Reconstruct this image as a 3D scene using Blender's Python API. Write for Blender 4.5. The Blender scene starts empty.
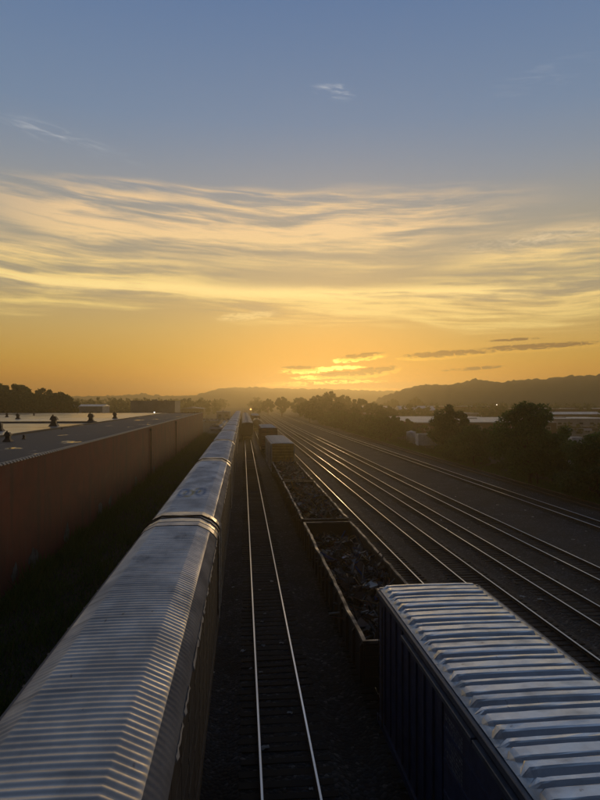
import bpy, bmesh, math, random
import numpy as np
from mathutils import Vector, Matrix

R = math.radians
random.seed(7)
sc = bpy.context.scene
COL = sc.collection

# ------------------------------------------------------------------ camera
F = 600.0                       # focal length in photo pixels (600 x 800)
HOR, VPX = 402.0, 243.0         # horizon row, vanishing point of the tracks
CAMH = 10.2
YAW = math.atan((300 - VPX) / F)
cam_d = bpy.data.cameras.new('camera')
cam = bpy.data.objects.new('camera', cam_d)
COL.objects.link(cam)
cam_d.sensor_fit = 'VERTICAL'
cam_d.sensor_height = 36.0
cam_d.lens = 36.0 * F / 800.0
cam_d.clip_start = 0.1
cam_d.clip_end = 30000
cam.location = (0, 0, CAMH)
cam.rotation_euler = (R(90) + math.atan((HOR - 400) / F), 0, -YAW)
sc.camera = cam

def azel(x, y):
    """direction of a photo pixel: azimuth right of the tracks, elevation (degrees)"""
    return (math.degrees(YAW + math.atan((x - 300) / F)),
            math.degrees(math.atan((HOR - y) / math.hypot(F, x - 300))))

SUN_AZ, SUN_EL = azel(331, 369)
def lin(r, g, b):
    f = lambda c: (c / 255 / 12.92) if c <= 10 else ((c / 255 + 0.055) / 1.055) ** 2.4
    return (f(r), f(g), f(b), 1.0)

# ------------------------------------------------------------------ node expressions
class E:
    """arithmetic on node sockets"""
    tree = None
    def __init__(s, sock): s.s = sock
    @staticmethod
    def put(node, i, v):
        if isinstance(v, E): E.tree.links.new(v.s, node.inputs[i])
        else: node.inputs[i].default_value = v
    @staticmethod
    def m(op, *a, clamp=False):
        n = E.tree.nodes.new('ShaderNodeMath'); n.operation = op; n.use_clamp = clamp
        for i, v in enumerate(a): E.put(n, i, v)
        return E(n.outputs[0])
    def __add__(s, o): return E.m('ADD', s, o)
    __radd__ = __add__
    def __sub__(s, o): return E.m('SUBTRACT', s, o)
    def __rsub__(s, o): return E.m('SUBTRACT', o, s)
    def __mul__(s, o): return E.m('MULTIPLY', s, o)
    __rmul__ = __mul__
    def __truediv__(s, o): return E.m('DIVIDE', s, o)
    def __pow__(s, o): return E.m('POWER', s, o)
    def clamp(s): return E.m('ADD', s, 0.0, clamp=True)
def smooth(a, b, x):
    n = E.tree.nodes.new('ShaderNodeMapRange'); n.interpolation_type = 'SMOOTHSTEP'
    E.put(n, 0, x); n.inputs[1].default_value = a; n.inputs[2].default_value = b
    return E(n.outputs[0])
def gauss(x, c, s):
    q = (x - c) * (1.0 / s)
    return E.m('POWER', 2.71828, (q * q) * -1.0)
def comb(x, y, z=0.0):
    n = E.tree.nodes.new('ShaderNodeCombineXYZ')
    for i, v in enumerate((x, y, z)): E.put(n, i, v)
    return E(n.outputs[0])
def noise(vec, scale, detail=5.0, rough=0.55, dist=0.0):
    n = E.tree.nodes.new('ShaderNodeTexNoise')
    if vec is not None: E.tree.links.new(vec.s, n.inputs['Vector'])
    n.inputs['Scale'].default_value = scale; n.inputs['Detail'].default_value = detail
    n.inputs['Roughness'].default_value = rough; n.inputs['Distortion'].default_value = dist
    return E(n.outputs['Fac'])
def cmix(f, a, b, mode='MIX'):
    n = E.tree.nodes.new('ShaderNodeMix'); n.data_type = 'RGBA'; n.blend_type = mode; n.clamp_factor = mode == 'MIX'
    E.put(n, 0, f); E.put(n, 6, a); E.put(n, 7, b)
    return E(n.outputs[2])
def ramp(x, stops, interp='LINEAR'):
    n = E.tree.nodes.new('ShaderNodeValToRGB'); E.put(n, 0, x)
    cr = n.color_ramp; cr.interpolation = interp
    while len(cr.elements) < len(stops): cr.elements.new(0.5)
    for e, (p, c) in zip(cr.elements, stops):
        e.position = p; e.color = c
    return E(n.outputs[0])

# ------------------------------------------------------------------ world: dusk sky with thin cirrus
wd = bpy.data.worlds.new('World'); sc.world = wd; wd.use_nodes = True
E.tree = wd.node_tree; wd.node_tree.nodes.clear()
tc = E.tree.nodes.new('ShaderNodeTexCoord')
sp = E.tree.nodes.new('ShaderNodeSeparateXYZ'); E.tree.links.new(tc.outputs['Generated'], sp.inputs[0])
dx, dy, dz = (E(sp.outputs[i]) for i in range(3))
az = E.m('ARCTAN2', dx, dy) * (180 / math.pi)
el = E.m('ARCSINE', dz) * (180 / math.pi)
saz = E.m('COSINE', (az - SUN_AZ) * (math.pi / 180))             # 1 towards the sunset, -1 away
warm = smooth(-0.35, 0.95, saz)
elc = E.m('MAXIMUM', el, 0.0)
e01 = elc / 90.0
west = ramp(e01, [(0.0, lin(254, 152, 34)), (1.6/90, lin(242, 158, 42)), (4/90, lin(222, 170, 70)), (7/90, lin(206, 175, 108)),
                  (11/90, lin(172, 162, 134)), (16/90, lin(160, 160, 154)), (20/90, lin(141, 153, 168)), (25/90, lin(120, 143, 173)),
                  (34/90, lin(99, 127, 168)), (55/90, lin(58, 74, 98)), (1.0, lin(32, 40, 58))])
east = ramp(e01, [(0.0, lin(48, 48, 56)), (6/90, lin(60, 56, 66)), (14/90, lin(54, 58, 72)), (30/90, lin(44, 54, 74)), (1.0, lin(32, 40, 58))])
sky = cmix(warm, east, west)
nis = E.tree.nodes.new('ShaderNodeTexSky'); nis.sky_type = 'NISHITA'; nis.sun_disc = False
nis.sun_elevation = R(SUN_EL); nis.sun_rotation = R(SUN_AZ); nis.dust_density = 2.0
nsky = cmix(1.0, E(nis.outputs[0]), (0.06, 0.06, 0.06, 1), 'MULTIPLY')
sky = cmix(0.12, sky, nsky)
# warm glow that surrounds the hidden sun
da = (az - SUN_AZ); de = (el - SUN_EL)
glow = gauss(E.m('SQRT', da*da*0.16 + de*de), 0.0, 3.6)
sky = cmix(glow * 0.5, sky, lin(206, 116, 14))
glow2 = gauss(E.m('SQRT', da*da*0.12 + de*de*0.5), 0.0, 9.0)
sky = cmix(glow2 * 0.15, sky, lin(240, 186, 84))

# the sheet of cirrus: long combed streaks inside soft patches
dis = noise(comb(az * 0.04, el * 0.09), 1.0, 2.0) - 0.5
wave = el + dis * 2.4 + az * 0.02
n1 = noise(comb(az * 0.025, wave * 0.24), 1.0, 5.0, 0.55, 0.2)
n2 = noise(comb(az * 0.038 + 7.3, wave * 0.62), 1.0, 5.0, 0.55, 0.25)
n3 = noise(comb(az * 0.15 + 3.1, wave * 1.6 + az * 0.07), 1.0, 6.0, 0.6, 0.3)
fine = noise(comb(az * 1.1, el * 3.2), 1.0, 5.0, 0.6, 1.2)
azel_v = comb(az, el)
warp_v = comb(az, el + dis * 6.0 + (n2 - 0.5) * 5.0)
def blob(px, py, wpx, hpx, tilt=0.0, rag=3.0, lo=0.12, hi=0.6):
    """ragged flat cloud centred on a sky direction (size given as seen in the photograph)"""
    a0, e0 = azel(px, py); k = 0.0955
    mp = E.tree.nodes.new('ShaderNodeMapping'); mp.vector_type = 'TEXTURE'
    mp.inputs['Location'].default_value = (a0, e0, 0); mp.inputs['Rotation'].default_value = (0, 0, math.atan(tilt)); mp.inputs['Scale'].default_value = (wpx*k, hpx*k, 1)
    E.tree.links.new((warp_v if rag == 's' else azel_v).s, mp.inputs[0])
    g = E.tree.nodes.new('ShaderNodeTexGradient'); g.gradient_type = 'SPHERICAL'; E.tree.links.new(mp.outputs[0], g.inputs[0])
    return smooth(lo, hi, E(g.outputs['Fac']) * RAG[rag])
RAG = {q: E.m('MAXIMUM', (fine - 0.5) * (q * 1.6) + 1.0, 0.0) for q in (1.5, 3.0, 5.0)}
RAG['f'] = E.m('MAXIMUM', (noise(comb(az * 0.35, (el + az * 0.13) * 2.6), 1.0, 5.0, 0.6, 0.5) - 0.42) * 4.5, 0.0)
RAG['s'] = E.m('MAXIMUM', dis * 1.4 + 1.0, 0.0)
def most(*b):
    o = b[0]
    for q in b[1:]: o = E.m('MAXIMUM', o, q)
    return o
tex = n1 * 0.24 + n2 * 0.42 + n3 * 0.34
sheet = most(blob(250, 226, 330, 44, 0.0, 's', 0.0, 0.55), blob(70, 268, 190, 34, -0.02, 's', 0.0, 0.6), blob(470, 304, 300, 30, 0.0, 's', 0.0, 0.5), blob(240, 298, 420, 20, -0.01, 's', 0.0, 0.6),
             blob(560, 252, 150, 26, 0.02, 's', 0.0, 0.7))
around = smooth(6.6, 9.0, el + dis * 2.0) * (1.0 - smooth(14.0, 23.0, wave))
far_side = smooth(30.0, 45.0, E.m('ABSOLUTE', az - 5.4))
sheet = most(sheet, far_side * around * 0.8)
cream = cmix(smooth(9.0, 17.0, el), lin(255, 222, 138), lin(248, 211, 160))
cream = cmix(warm, lin(120, 116, 122), cream)
sky = cmix(around * 0.12, sky, cmix(warm, lin(90, 90, 100), lin(205, 178, 132)))
sky = cmix(sheet * smooth(0.425, 0.57, tex), sky, cream)
sky = cmix(around * (1.0 - smooth(0.36, 0.47, tex)) * 0.40, sky, cmix(warm, lin(80, 82, 94), lin(150, 146, 136)))
# the bright lower bands
bl = el + (az - 2.0) * 0.014 + dis * 2.2
b1 = gauss(bl, 10.3, 0.62) * smooth(0.36, 0.56, n2 * 0.5 + n3 * 0.5)
sky = cmix(b1 * warm, sky, (1.15, 0.85, 0.34, 1))
b2 = gauss(el + dis * 2.6 - az * 0.01, 8.7, 0.8) * smooth(0.40, 0.60, n2 * 0.5 + n3 * 0.5) * smooth(-8, 8, az)
sky = cmix(b2 * 0.85 * warm, sky, (1.02, 0.72, 0.27, 1))
# small wisps high up
wisp = most(blob(334, 91, 30, 10, -0.12, 'f', 0.05, 1.0) * 0.65, blob(52, 133, 105, 12, -0.18, 'f', 0.02, 1.3) * 0.36, blob(540, 78, 80, 18, 0.2, 'f', 0.05, 1.3) * 0.14,
            blob(175, 281, 30, 4.5, -0.1, 5.0, 0.1, 0.9) * 0.7, blob(246, 316, 42, 6, 0.1, 3.0, 0.1, 0.9) * 0.7)
sky = cmix(wisp * warm, sky, cmix(smooth(12, 22, el), lin(255, 222, 150), lin(214, 214, 216)))
sky = cmix(blob(545, 238, 120, 12, 0.05, 3.0, 0.0, 1.7) * 0.6, sky, lin(236, 212, 172))
# low bank on the hill line
sky = cmix(blob(350, 386.5, 130, 6.5, 0.0, 1.5, 0.05, 0.7) * 0.55, sky, lin(172, 110, 66))
# burning streaks where the sun hides
hot = most(*[blob(*q) for q in ((303, 371.5, 34, 3.4, 0.03, 5.0, 0.1, 0.5), (332, 368.5, 40, 3.0, 0.05, 5.0, 0.1, 0.5), (326, 377, 50, 3.0, 0.03, 5.0, 0.1, 0.5),
          (346, 382, 58, 2.4, 0.02, 5.0, 0.1, 0.5), (304, 383, 40, 2.4, 0.0, 5.0, 0.1, 0.6), (375, 390, 50, 2.4, 0.0, 3.0, 0.1, 0.6), (282, 385, 40, 3.0, 0.0, 5.0, 0.1, 0.6), (358, 358.5, 34, 4.4, 0.1, 3.0, 0.1, 0.5))])
hc = gauss(E.m('SQRT', da*da*0.30 + de*de*1.6), 0.0, 3.0)
sky = cmix(hot * (0.55 + hc * 0.45), sky, cmix(hc, (1.5, 0.55, 0.04, 1), (3.4, 2.2, 0.42, 1)))
# dark flat clouds low above the hills, their lower rims burning
DARK = ((440, 354.5, 48, 4.2, 0.05), (466, 352.5, 34, 3.0, 0.0), (534, 347, 74, 3.6, 0.035), (362, 356, 30, 3.2, 0.10), (370, 372, 36, 5.0, 0.14), (338, 374.5, 30, 3.2, 0.05), (300, 368, 22, 2.6, 0.0),
        (474, 369, 36, 2.2, 0.06), (515, 340, 30, 1.8, 0.03))
rim = most(*[blob(q[0] + 1, q[1] + 1.4, q[2] * 1.06, q[3] * 1.15, q[4], 3.0, 0.10, 0.35) for q in DARK[:7]])
core = most(*[blob(q[0], q[1] - 0.5, q[2], q[3], q[4], 3.0, 0.10, 0.5) for q in DARK])
near_sun = gauss(da, 0.0, 8.0)
sky = cmix(rim * (0.12 + near_sun * 0.8), sky, (1.5, 0.85, 0.10, 1))
sky = cmix(core * 0.85, sky, cmix(near_sun, lin(118, 90, 66), lin(100, 62, 34)))
bg = E.tree.nodes.new('ShaderNodeBackground'); wo = E.tree.nodes.new('ShaderNodeOutputWorld')
E.tree.links.new(sky.s, bg.inputs[0]); bg.inputs[1].default_value = 1.0
E.tree.links.new(bg.outputs[0], wo.inputs[0])
wd.cycles.sampling_method = 'MANUAL'; wd.cycles.sample_map_resolution = 512

# ------------------------------------------------------------------ sun
sun_d = bpy.data.lights.new('sun', 'SUN'); sun_d.energy = 0.7; sun_d.angle = R(3.0); sun_d.color = (1.0, 0.68, 0.34)
sun = bpy.data.objects.new('sun', sun_d); COL.objects.link(sun)
sv = Vector((math.sin(R(SUN_AZ)) * math.cos(R(SUN_EL)), math.cos(R(SUN_AZ)) * math.cos(R(SUN_EL)), math.sin(R(SUN_EL))))
sun.rotation_euler = (-sv).to_track_quat('-Z', 'Y').to_euler()
sun.location = sv * 60
vs = sc.view_settings
vs.view_transform = 'Standard'; vs.look = 'None'; vs.gamma = 1.0; vs.use_curve_mapping = False; vs.exposure = 0.0
sc.render.engine = 'CYCLES'
sc.cycles.use_denoising = True
sc.cycles.max_bounces = 6; sc.cycles.diffuse_bounces = 2; sc.cycles.glossy_bounces = 3; sc.cycles.volume_bounces = 0
sc.cycles.transparent_max_bounces = 6

HAZE_DENSITY = 0.00082

# ------------------------------------------------------------------ materials
def mat(name, a, b=None, scale=4.0, rough=0.7, rough2=None, metal=0.0, bump=0.0, bscale=None, detail=6.0, stretch=(1, 1, 1), lo=0.38, hi=0.62,
        coords='Object', spec=0.5):
    m = bpy.data.materials.new(name); m.use_nodes = True
    E.tree = m.node_tree; t = m.node_tree; p = t.nodes['Principled BSDF']
    p.inputs['Roughness'].default_value = rough; p.inputs['Metallic'].default_value = metal
    p.inputs['Specular IOR Level'].default_value = spec
    tcn = t.nodes.new('ShaderNodeTexCoord'); mp = t.nodes.new('ShaderNodeMapping'); mp.inputs['Scale'].default_value = stretch
    t.links.new(tcn.outputs[coords], mp.inputs[0]); v = E(mp.outputs[0])
    f = noise(v, scale, detail, 0.6)
    if b is None: b = tuple(c * 0.65 for c in a)
    c = ramp(f, [(lo, (*a, 1)), (hi, (*b, 1))])
    t.links.new(c.s, p.inputs['Base Color'])
    if rough2 is not None:
        t.links.new(ramp(f, [(lo, (rough,) * 3 + (1,)), (hi, (rough2,) * 3 + (1,))]).s, p.inputs['Roughness'])
    if bump:
        bn = t.nodes.new('ShaderNodeBump'); bn.inputs['Strength'].default_value = bump; bn.inputs['Distance'].default_value = 0.05
        t.links.new(noise(v, bscale or scale * 4, 6.0, 0.65).s, bn.inputs['Height'])
        t.links.new(bn.outputs[0], p.inputs['Normal'])
    return m
def island_mat(name, stops, rough=0.6, metal=0.0, trans=0.0, interp='LINEAR'):
    m = bpy.data.materials.new(name); m.use_nodes = True
    E.tree = m.node_tree; t = m.node_tree; p = t.nodes['Principled BSDF']
    g = t.nodes.new('ShaderNodeNewGeometry')
    c = ramp(E(g.outputs['Random Per Island']), [(q, (*k, 1)) for q, k in stops], interp)
    t.links.new(c.s, p.inputs['Base Color'])
    p.inputs['Roughness'].default_value = rough; p.inputs['Metallic'].default_value = metal
    if trans:
        tr = t.nodes.new('ShaderNodeBsdfTranslucent'); t.links.new(c.s, tr.inputs[0])
        mx = t.nodes.new('ShaderNodeMixShader'); mx.inputs[0].default_value = trans
        out = t.nodes['Material Output']
        t.links.new(p.outputs[0], mx.inputs[1]); t.links.new(tr.outputs[0], mx.inputs[2]); t.links.new(mx.outputs[0], out.inputs[0])
    return m
def emit(name, col, s):
    m = bpy.data.materials.new(name); m.use_nodes = True
    p = m.node_tree.nodes['Principled BSDF']
    p.inputs['Emission Color'].default_value = (*col, 1); p.inputs['Emission Strength'].default_value = s
    return m

M = {}
M['soil'] = mat('soil', (0.045, 0.042, 0.03), (0.03, 0.036, 0.018), 0.08, 0.95, bump=0.6, bscale=3)
def ballast_mat():
    m = bpy.data.materials.new('ballast'); m.use_nodes = True
    E.tree = m.node_tree; t = m.node_tree; p = t.nodes['Principled BSDF']; p.inputs['Roughness'].default_value = 0.92
    tcn = t.nodes.new('ShaderNodeTexCoord'); v = E(tcn.outputs['Object'])
    vo = t.nodes.new('ShaderNodeTexVoronoi'); vo.inputs['Scale'].default_value = 9.0; t.links.new(v.s, vo.inputs['Vector'])
    sepc = t.nodes.new('ShaderNodeSeparateColor'); t.links.new(vo.outputs['Color'], sepc.inputs[0])
    stone = ramp(E(sepc.outputs[0]), [(0.0, (0.009, 0.0105, 0.0125, 1)), (0.6, (0.021, 0.0245, 0.029, 1)), (0.93, (0.046, 0.05, 0.056, 1)), (1.0, (0.13, 0.125, 0.115, 1))])
    big = noise(v, 0.35, 6.0, 0.62)
    oil = ramp(big, [(0.34, (0.42, 0.42, 0.42, 1)), (0.66, (1.35, 1.35, 1.35, 1))])
    c = cmix(1.0, stone, oil, 'MULTIPLY')
    t.links.new(c.s, p.inputs['Base Color'])
    bn = t.nodes.new('ShaderNodeBump'); bn.inputs['Strength'].default_value = 0.9; bn.inputs['Distance'].default_value = 0.04
    bn.invert = True
    t.links.new(vo.outputs['Distance'], bn.inputs['Height']); t.links.new(bn.outputs[0], p.inputs['Normal'])
    return m
M['ballast'] = ballast_mat()
M['tie'] = island_mat('sleeper_timber', [(0, (0.010, 0.009, 0.008)), (0.7, (0.017, 0.015, 0.013)), (1, (0.028, 0.025, 0.021))], 0.9)
M['rail_side'] = mat('rail_rust', (0.06, 0.035, 0.022), (0.035, 0.022, 0.016), 2.0, 0.8, metal=0.2)
M['rail_top'] = mat('rail_polish', (0.88, 0.85, 0.80), (0.74, 0.70, 0.64), 0.6, 0.28, 0.42, metal=1.0, stretch=(1, 0.1, 1))
M['rail_dull'] = mat('rail_dull', (0.22, 0.16, 0.12), (0.12, 0.08, 0.06), 0.6, 0.45, 0.6, metal=0.8, stretch=(1, 0.1, 1))
def weathered_roof():
    """galvanised sheet with grime combed across it, rust freckles and dark smudges"""
    m = mat('rack_roof_galvanised', (0.74, 0.70, 0.65), (0.55, 0.52, 0.485), 0.9, 0.44, 0.60, metal=0.45, spec=0.35, bump=0.05, bscale=30, stretch=(1, 0.45, 1))
    E.tree = m.node_tree; t = m.node_tree; p = t.nodes['Principled BSDF']
    tcn = t.nodes.new('ShaderNodeTexCoord'); o_ = E(tcn.outputs['Object'])
    sp_ = t.nodes.new('ShaderNodeSeparateXYZ'); t.links.new(o_.s, sp_.inputs[0])
    x, y = E(sp_.outputs[0]), E(sp_.outputs[1])
    c = E(p.inputs['Base Color'].links[0].from_socket)
    c = cmix(smooth(0.52, 0.70, noise(comb(x * 0.5, y * 3.0), 1.0, 4)) * 0.45, c, (0.20, 0.185, 0.175, 1))
    c = cmix(smooth(0.60, 0.72, noise(comb(x * 0.9, y * 0.35), 1.0, 5)) * 0.55, c, (0.14, 0.13, 0.13, 1))
    c = cmix(smooth(0.66, 0.74, noise(comb(x * 5.0, y * 2.2), 1.0, 6)) * 0.6, c, (0.17, 0.09, 0.05, 1))
    t.links.new(c.s, p.inputs['Base Color'])
    return m
M['rack_roof'] = weathered_roof()
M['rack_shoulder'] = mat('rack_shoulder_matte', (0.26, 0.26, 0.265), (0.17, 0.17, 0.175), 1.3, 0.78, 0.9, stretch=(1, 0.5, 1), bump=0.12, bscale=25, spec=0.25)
M['rack_cap'] = mat('rack_cap_bright', (0.62, 0.60, 0.56), (0.48, 0.45, 0.40), 2.0, 0.34, 0.5, metal=0.55, bump=0.06, bscale=20)
M['rack_side'] = mat('rack_side_panel', (0.10, 0.095, 0.088), (0.055, 0.042, 0.036), 1.4, 0.6, metal=0.3, stretch=(1, 1, 0.5), bump=0.1)
M['rack_post'] = mat('rack_post', (0.075, 0.068, 0.06), (0.045, 0.034, 0.028), 3.0, 0.7, metal=0.2)
M['trim'] = mat('trim_pale', (0.78, 0.75, 0.68), (0.42, 0.36, 0.30), 1.6, 0.4, 0.6, metal=0.1)
M['dark_steel'] = mat('dark_steel', (0.03, 0.028, 0.026), (0.018, 0.016, 0.015), 4, 0.7, metal=0.3)
M['blue'] = mat('boxcar_blue', (0.016, 0.034, 0.10), (0.011, 0.021, 0.06), 1.3, 0.5, 0.65, bump=0.05, bscale=14)
M['blue_edge'] = mat('boxcar_blue_edge', (0.06, 0.085, 0.13), (0.035, 0.05, 0.08), 3.0, 0.45)
M['box_roof'] = mat('boxcar_roof_galvanised', (0.80, 0.81, 0.81), (0.66, 0.67, 0.68), 2.3, 0.30, 0.40, metal=0.88, bump=0.05, bscale=40, lo=0.40, hi=0.70)
def grime(m):
    """dirt film, runs and rust freckles over the bare metal"""
    E.tree = m.node_tree; t = m.node_tree; p = t.nodes['Principled BSDF']
    g = t.nodes.new('ShaderNodeTexCoord'); oi = t.nodes.new('ShaderNodeObjectInfo')
    v = E(g.outputs['Object']); sp_ = t.nodes.new('ShaderNodeSeparateXYZ'); t.links.new(v.s, sp_.inputs[0])
    x, y, q = E(sp_.outputs[0]), E(sp_.outputs[1]), E(oi.outputs['Random']) * 40.0
    c = E(p.inputs['Base Color'].links[0].from_socket)
    d1 = smooth(0.48, 0.72, noise(comb(x * 1.1 + q, y * 2.0), 1.0, 6))
    edge = smooth(1.18, 1.50, E.m('ABSOLUTE', x) + (noise(comb(x * 6.0 + q, y * 6.0), 1.0, 4) - 0.5) * 0.35)
    c = cmix(d1 * 0.5, c, (0.30, 0.30, 0.29, 1)); c = cmix(edge * 0.6, c, (0.26, 0.25, 0.23, 1))
    c = cmix(smooth(0.66, 0.74, noise(comb(x * 7.0 + q, y * 5.0), 1.0, 5)) * 0.55, c, (0.20, 0.11, 0.06, 1))
    t.links.new(c.s, p.inputs['Base Color'])
    t.links.new((0.88 - d1 * 0.35 - edge * 0.4).s, p.inputs['Metallic'])
grime(M['box_roof'])
M['gon'] = mat('gondola_paint', (0.024, 0.021, 0.019), (0.04, 0.026, 0.019), 1.2, 0.75, bump=0.15)
M['gon_rim'] = mat('gondola_rim_worn', (0.26, 0.235, 0.20), (0.07, 0.055, 0.045), 1.1, 0.5, 0.7, metal=0.4, stretch=(1, 1, 1))
M['scrap'] = island_mat('scrap_metal', [(0, (0.03, 0.022, 0.018)), (0.3, (0.075, 0.04, 0.026)), (0.55, (0.06, 0.06, 0.062)), (0.75, (0.12, 0.115, 0.11)), (0.86, (0.25, 0.24, 0.22)),
                                        (0.92, (0.14, 0.045, 0.025)), (0.95, (0.03, 0.07, 0.22)), (0.975, (0.26, 0.14, 0.03)), (0.99, (0.40, 0.38, 0.34))], 0.55, 0.35, interp='CONSTANT')
M['yellow'] = mat('boxcar_yellow', (0.62, 0.36, 0.06), (0.46, 0.25, 0.05), 1.5, 0.6)
M['pale_side'] = mat('boxcar_pale', (0.5, 0.48, 0.45), (0.34, 0.31, 0.27), 0.8, 0.6)
M['oxide'] = mat('oxide_red', (0.19, 0.06, 0.035), (0.12, 0.045, 0.03), 1.2, 0.7)
M['white_roof'] = mat('roof_white', (0.80, 0.76, 0.66), (0.62, 0.57, 0.47), 0.6, 0.5, 0.65)
M['hopper'] = mat('hopper_grey', (0.30, 0.31, 0.33), (0.22, 0.22, 0.23), 0.7, 0.55)
M['tank'] = mat('tank_black', (0.03, 0.028, 0.026), (0.05, 0.04, 0.034), 0.8, 0.4)
M['wheel'] = mat('wheel_steel', (0.06, 0.045, 0.036), (0.035, 0.028, 0.024), 5, 0.6, metal=0.5)

# ------------------------------------------------------------------ mesh helpers
def link(o, parent=None):
    COL.objects.link(o)
    if parent is not None: o.parent = parent
    return o
def empty(name, label, cat, loc=(0, 0, 0), rz=0.0, group=None):
    o = bpy.data.objects.new(name, None); COL.objects.link(o); o.empty_display_size = 0.3
    o.location = loc; o.rotation_euler = (0, 0, rz)
    o['label'] = label; o['category'] = cat
    if group: o['group'] = group
    return o
def tag(o, label, cat, group=None):
    o['label'] = label; o['category'] = cat
    if group: o['group'] = group
    return o
class MB:
    def __init__(s): s.v = []; s.f = []; s.mi = []
    def add(s, vs, fs, mi=0):
        b = len(s.v); s.v += [tuple(v) for v in vs]
        for f in fs: s.f.append(tuple(b + i for i in f)); s.mi.append(mi)
        return s
    def box(s, x0, x1, y0, y1, z0, z1, mi=0, M4=None):
        vs = [(x0,y0,z0),(x1,y0,z0),(x1,y1,z0),(x0,y1,z0),(x0,y0,z1),(x1,y0,z1),(x1,y1,z1),(x0,y1,z1)]
        if M4 is not None: vs = [M4 @ Vector(v) for v in vs]
        return s.add(vs, [(0,3,2,1),(4,5,6,7),(0,1,5,4),(1,2,6,5),(2,3,7,6),(3,0,4,7)], mi)
    def prism(s, prof, y0, y1, mi=0, axis='y'):
        """profile in (x, z) extruded along y (or in (y, z) along x)"""
        n = len(prof)
        if axis == 'y': vs = [(a, y0, b) for a, b in prof] + [(a, y1, b) for a, b in prof]
        else: vs = [(y0, a, b) for a, b in prof] + [(y1, a, b) for a, b in prof]
        fs = [(i, (i+1) % n, n + (i+1) % n, n + i) for i in range(n)] + [tuple(range(n))[::-1], tuple(range(n, 2*n))]
        return s.add(vs, fs, mi)
    def tube(s, pts, rad, n=8, mi=0):
        if not isinstance(rad, (list, tuple)): rad = [rad] * len(pts)
        pts = [Vector(p) for p in pts]; rings = []
        for i, p in enumerate(pts):
            d = (pts[min(i+1, len(pts)-1)] - pts[max(i-1, 0)]).normalized()
            up = Vector((0, 0, 1)) if abs(d.z) < 0.9 else Vector((1, 0, 0))
            a = d.cross(up).normalized(); b = a.cross(d)
            rings.append([p + (a * math.cos(t) + b * math.sin(t)) * rad[i] for t in (2*math.pi*k/n for k in range(n))])
        vs = [v for r in rings for v in r]; fs = []
        for i in range(len(pts) - 1):
            for k in range(n): fs.append((i*n+k, i*n+(k+1) % n, (i+1)*n+(k+1) % n, (i+1)*n+k))
        fs.append(tuple(range(n))[::-1]); fs.append(tuple((len(pts)-1)*n + k for k in range(n)))
        return s.add(vs, fs, mi)
    def lathe(s, prof, n=20, c=(0, 0, 0), mi=0):
        """profile (radius, z) turned round the vertical at c"""
        vs = [(c[0] + r*math.cos(2*math.pi*k/n), c[1] + r*math.sin(2*math.pi*k/n), c[2] + z) for r, z in prof for k in range(n)]; fs = []
        for i in range(len(prof) - 1):
            for k in range(n): fs.append((i*n+k, i*n+(k+1) % n, (i+1)*n+(k+1) % n, (i+1)*n+k))
        fs.append(tuple(range(n))[::-1]); fs.append(tuple((len(prof)-1)*n + k for k in range(n)))
        return s.add(vs, fs, mi)
    def mesh(s, name, mats, smooth_=False):
        me = bpy.data.meshes.new(name); me.from_pydata(s.v, [], s.f); me.update()
        if not isinstance(mats, (list, tuple)): mats = [mats]
        for m in mats: me.materials.append(m)
        if len(mats) > 1: me.polygons.foreach_set('material_index', s.mi)
        bm = bmesh.new(); bm.from_mesh(me); bmesh.ops.recalc_face_normals(bm, faces=bm.faces); bm.to_mesh(me); bm.free()
        if smooth_: me.polygons.foreach_set('use_smooth', [True] * len(me.polygons))
        return me
    def obj(s, name, mats, parent=None, smooth_=False, bevel=0.0, loc=None):
        o = bpy.data.objects.new(name, s.mesh(name, mats, smooth_)); link(o, parent)
        if loc: o.location = loc
        if bevel:
            b = o.modifiers.new('bevel', 'BEVEL'); b.width = bevel; b.segments = 1; b.limit_method = 'ANGLE'
        return o
def put(name, me, parent=None, loc=(0, 0, 0), rz=0.0, scale=None):
    o = bpy.data.objects.new(name, me); link(o, parent); o.location = loc; o.rotation_euler = (0, 0, rz)
    if scale: o.scale = scale
    return o
def copy_tree(o, parent=None):
    c = o.copy(); COL.objects.link(c)
    if parent is not None: c.parent = parent
    for ch in list(o.children): copy_tree(ch, c)
    return c
def np_mesh(name, verts, quads, mat_):
    me = bpy.data.meshes.new(name); k = quads.shape[1]
    me.vertices.add(len(verts)); me.vertices.foreach_set('co', verts.astype(np.float32).ravel())
    me.loops.add(quads.size); me.loops.foreach_set('vertex_index', quads.astype(np.int32).ravel())
    me.polygons.add(len(quads)); me.polygons.foreach_set('loop_start', np.arange(0, quads.size, k, dtype=np.int32))
    me.polygons.foreach_set('loop_total', np.full(len(quads), k, dtype=np.int32))
    me.update(calc_edges=True); me.materials.append(mat_)
    return me
def structure(o): o['kind'] = 'structure'; return o
def stuff(o): o['kind'] = 'stuff'; return o
def at(px, py, z):
    """world point seen at a photo pixel, at height z"""
    d = Vector(((px - 300) / F, 1.0, (HOR - py) / F))
    d = Matrix.Rotation(-YAW, 4, 'Z') @ d
    t = (z - CAMH) / d.z
    return Vector((0, 0, CAMH)) + d * t

# ------------------------------------------------------------------ ground
def ground():
    bm = bmesh.new()
    vs = [bm.verts.new((math.cos(2*math.pi*k/64)*2200, math.sin(2*math.pi*k/64)*2200, -0.42)) for k in range(64)]
    bm.faces.new(vs); me = bpy.data.meshes.new('ground'); bm.to_mesh(me); bm.free(); me.materials.append(M['soil'])
    return structure(put('ground', me))
ground()

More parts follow.
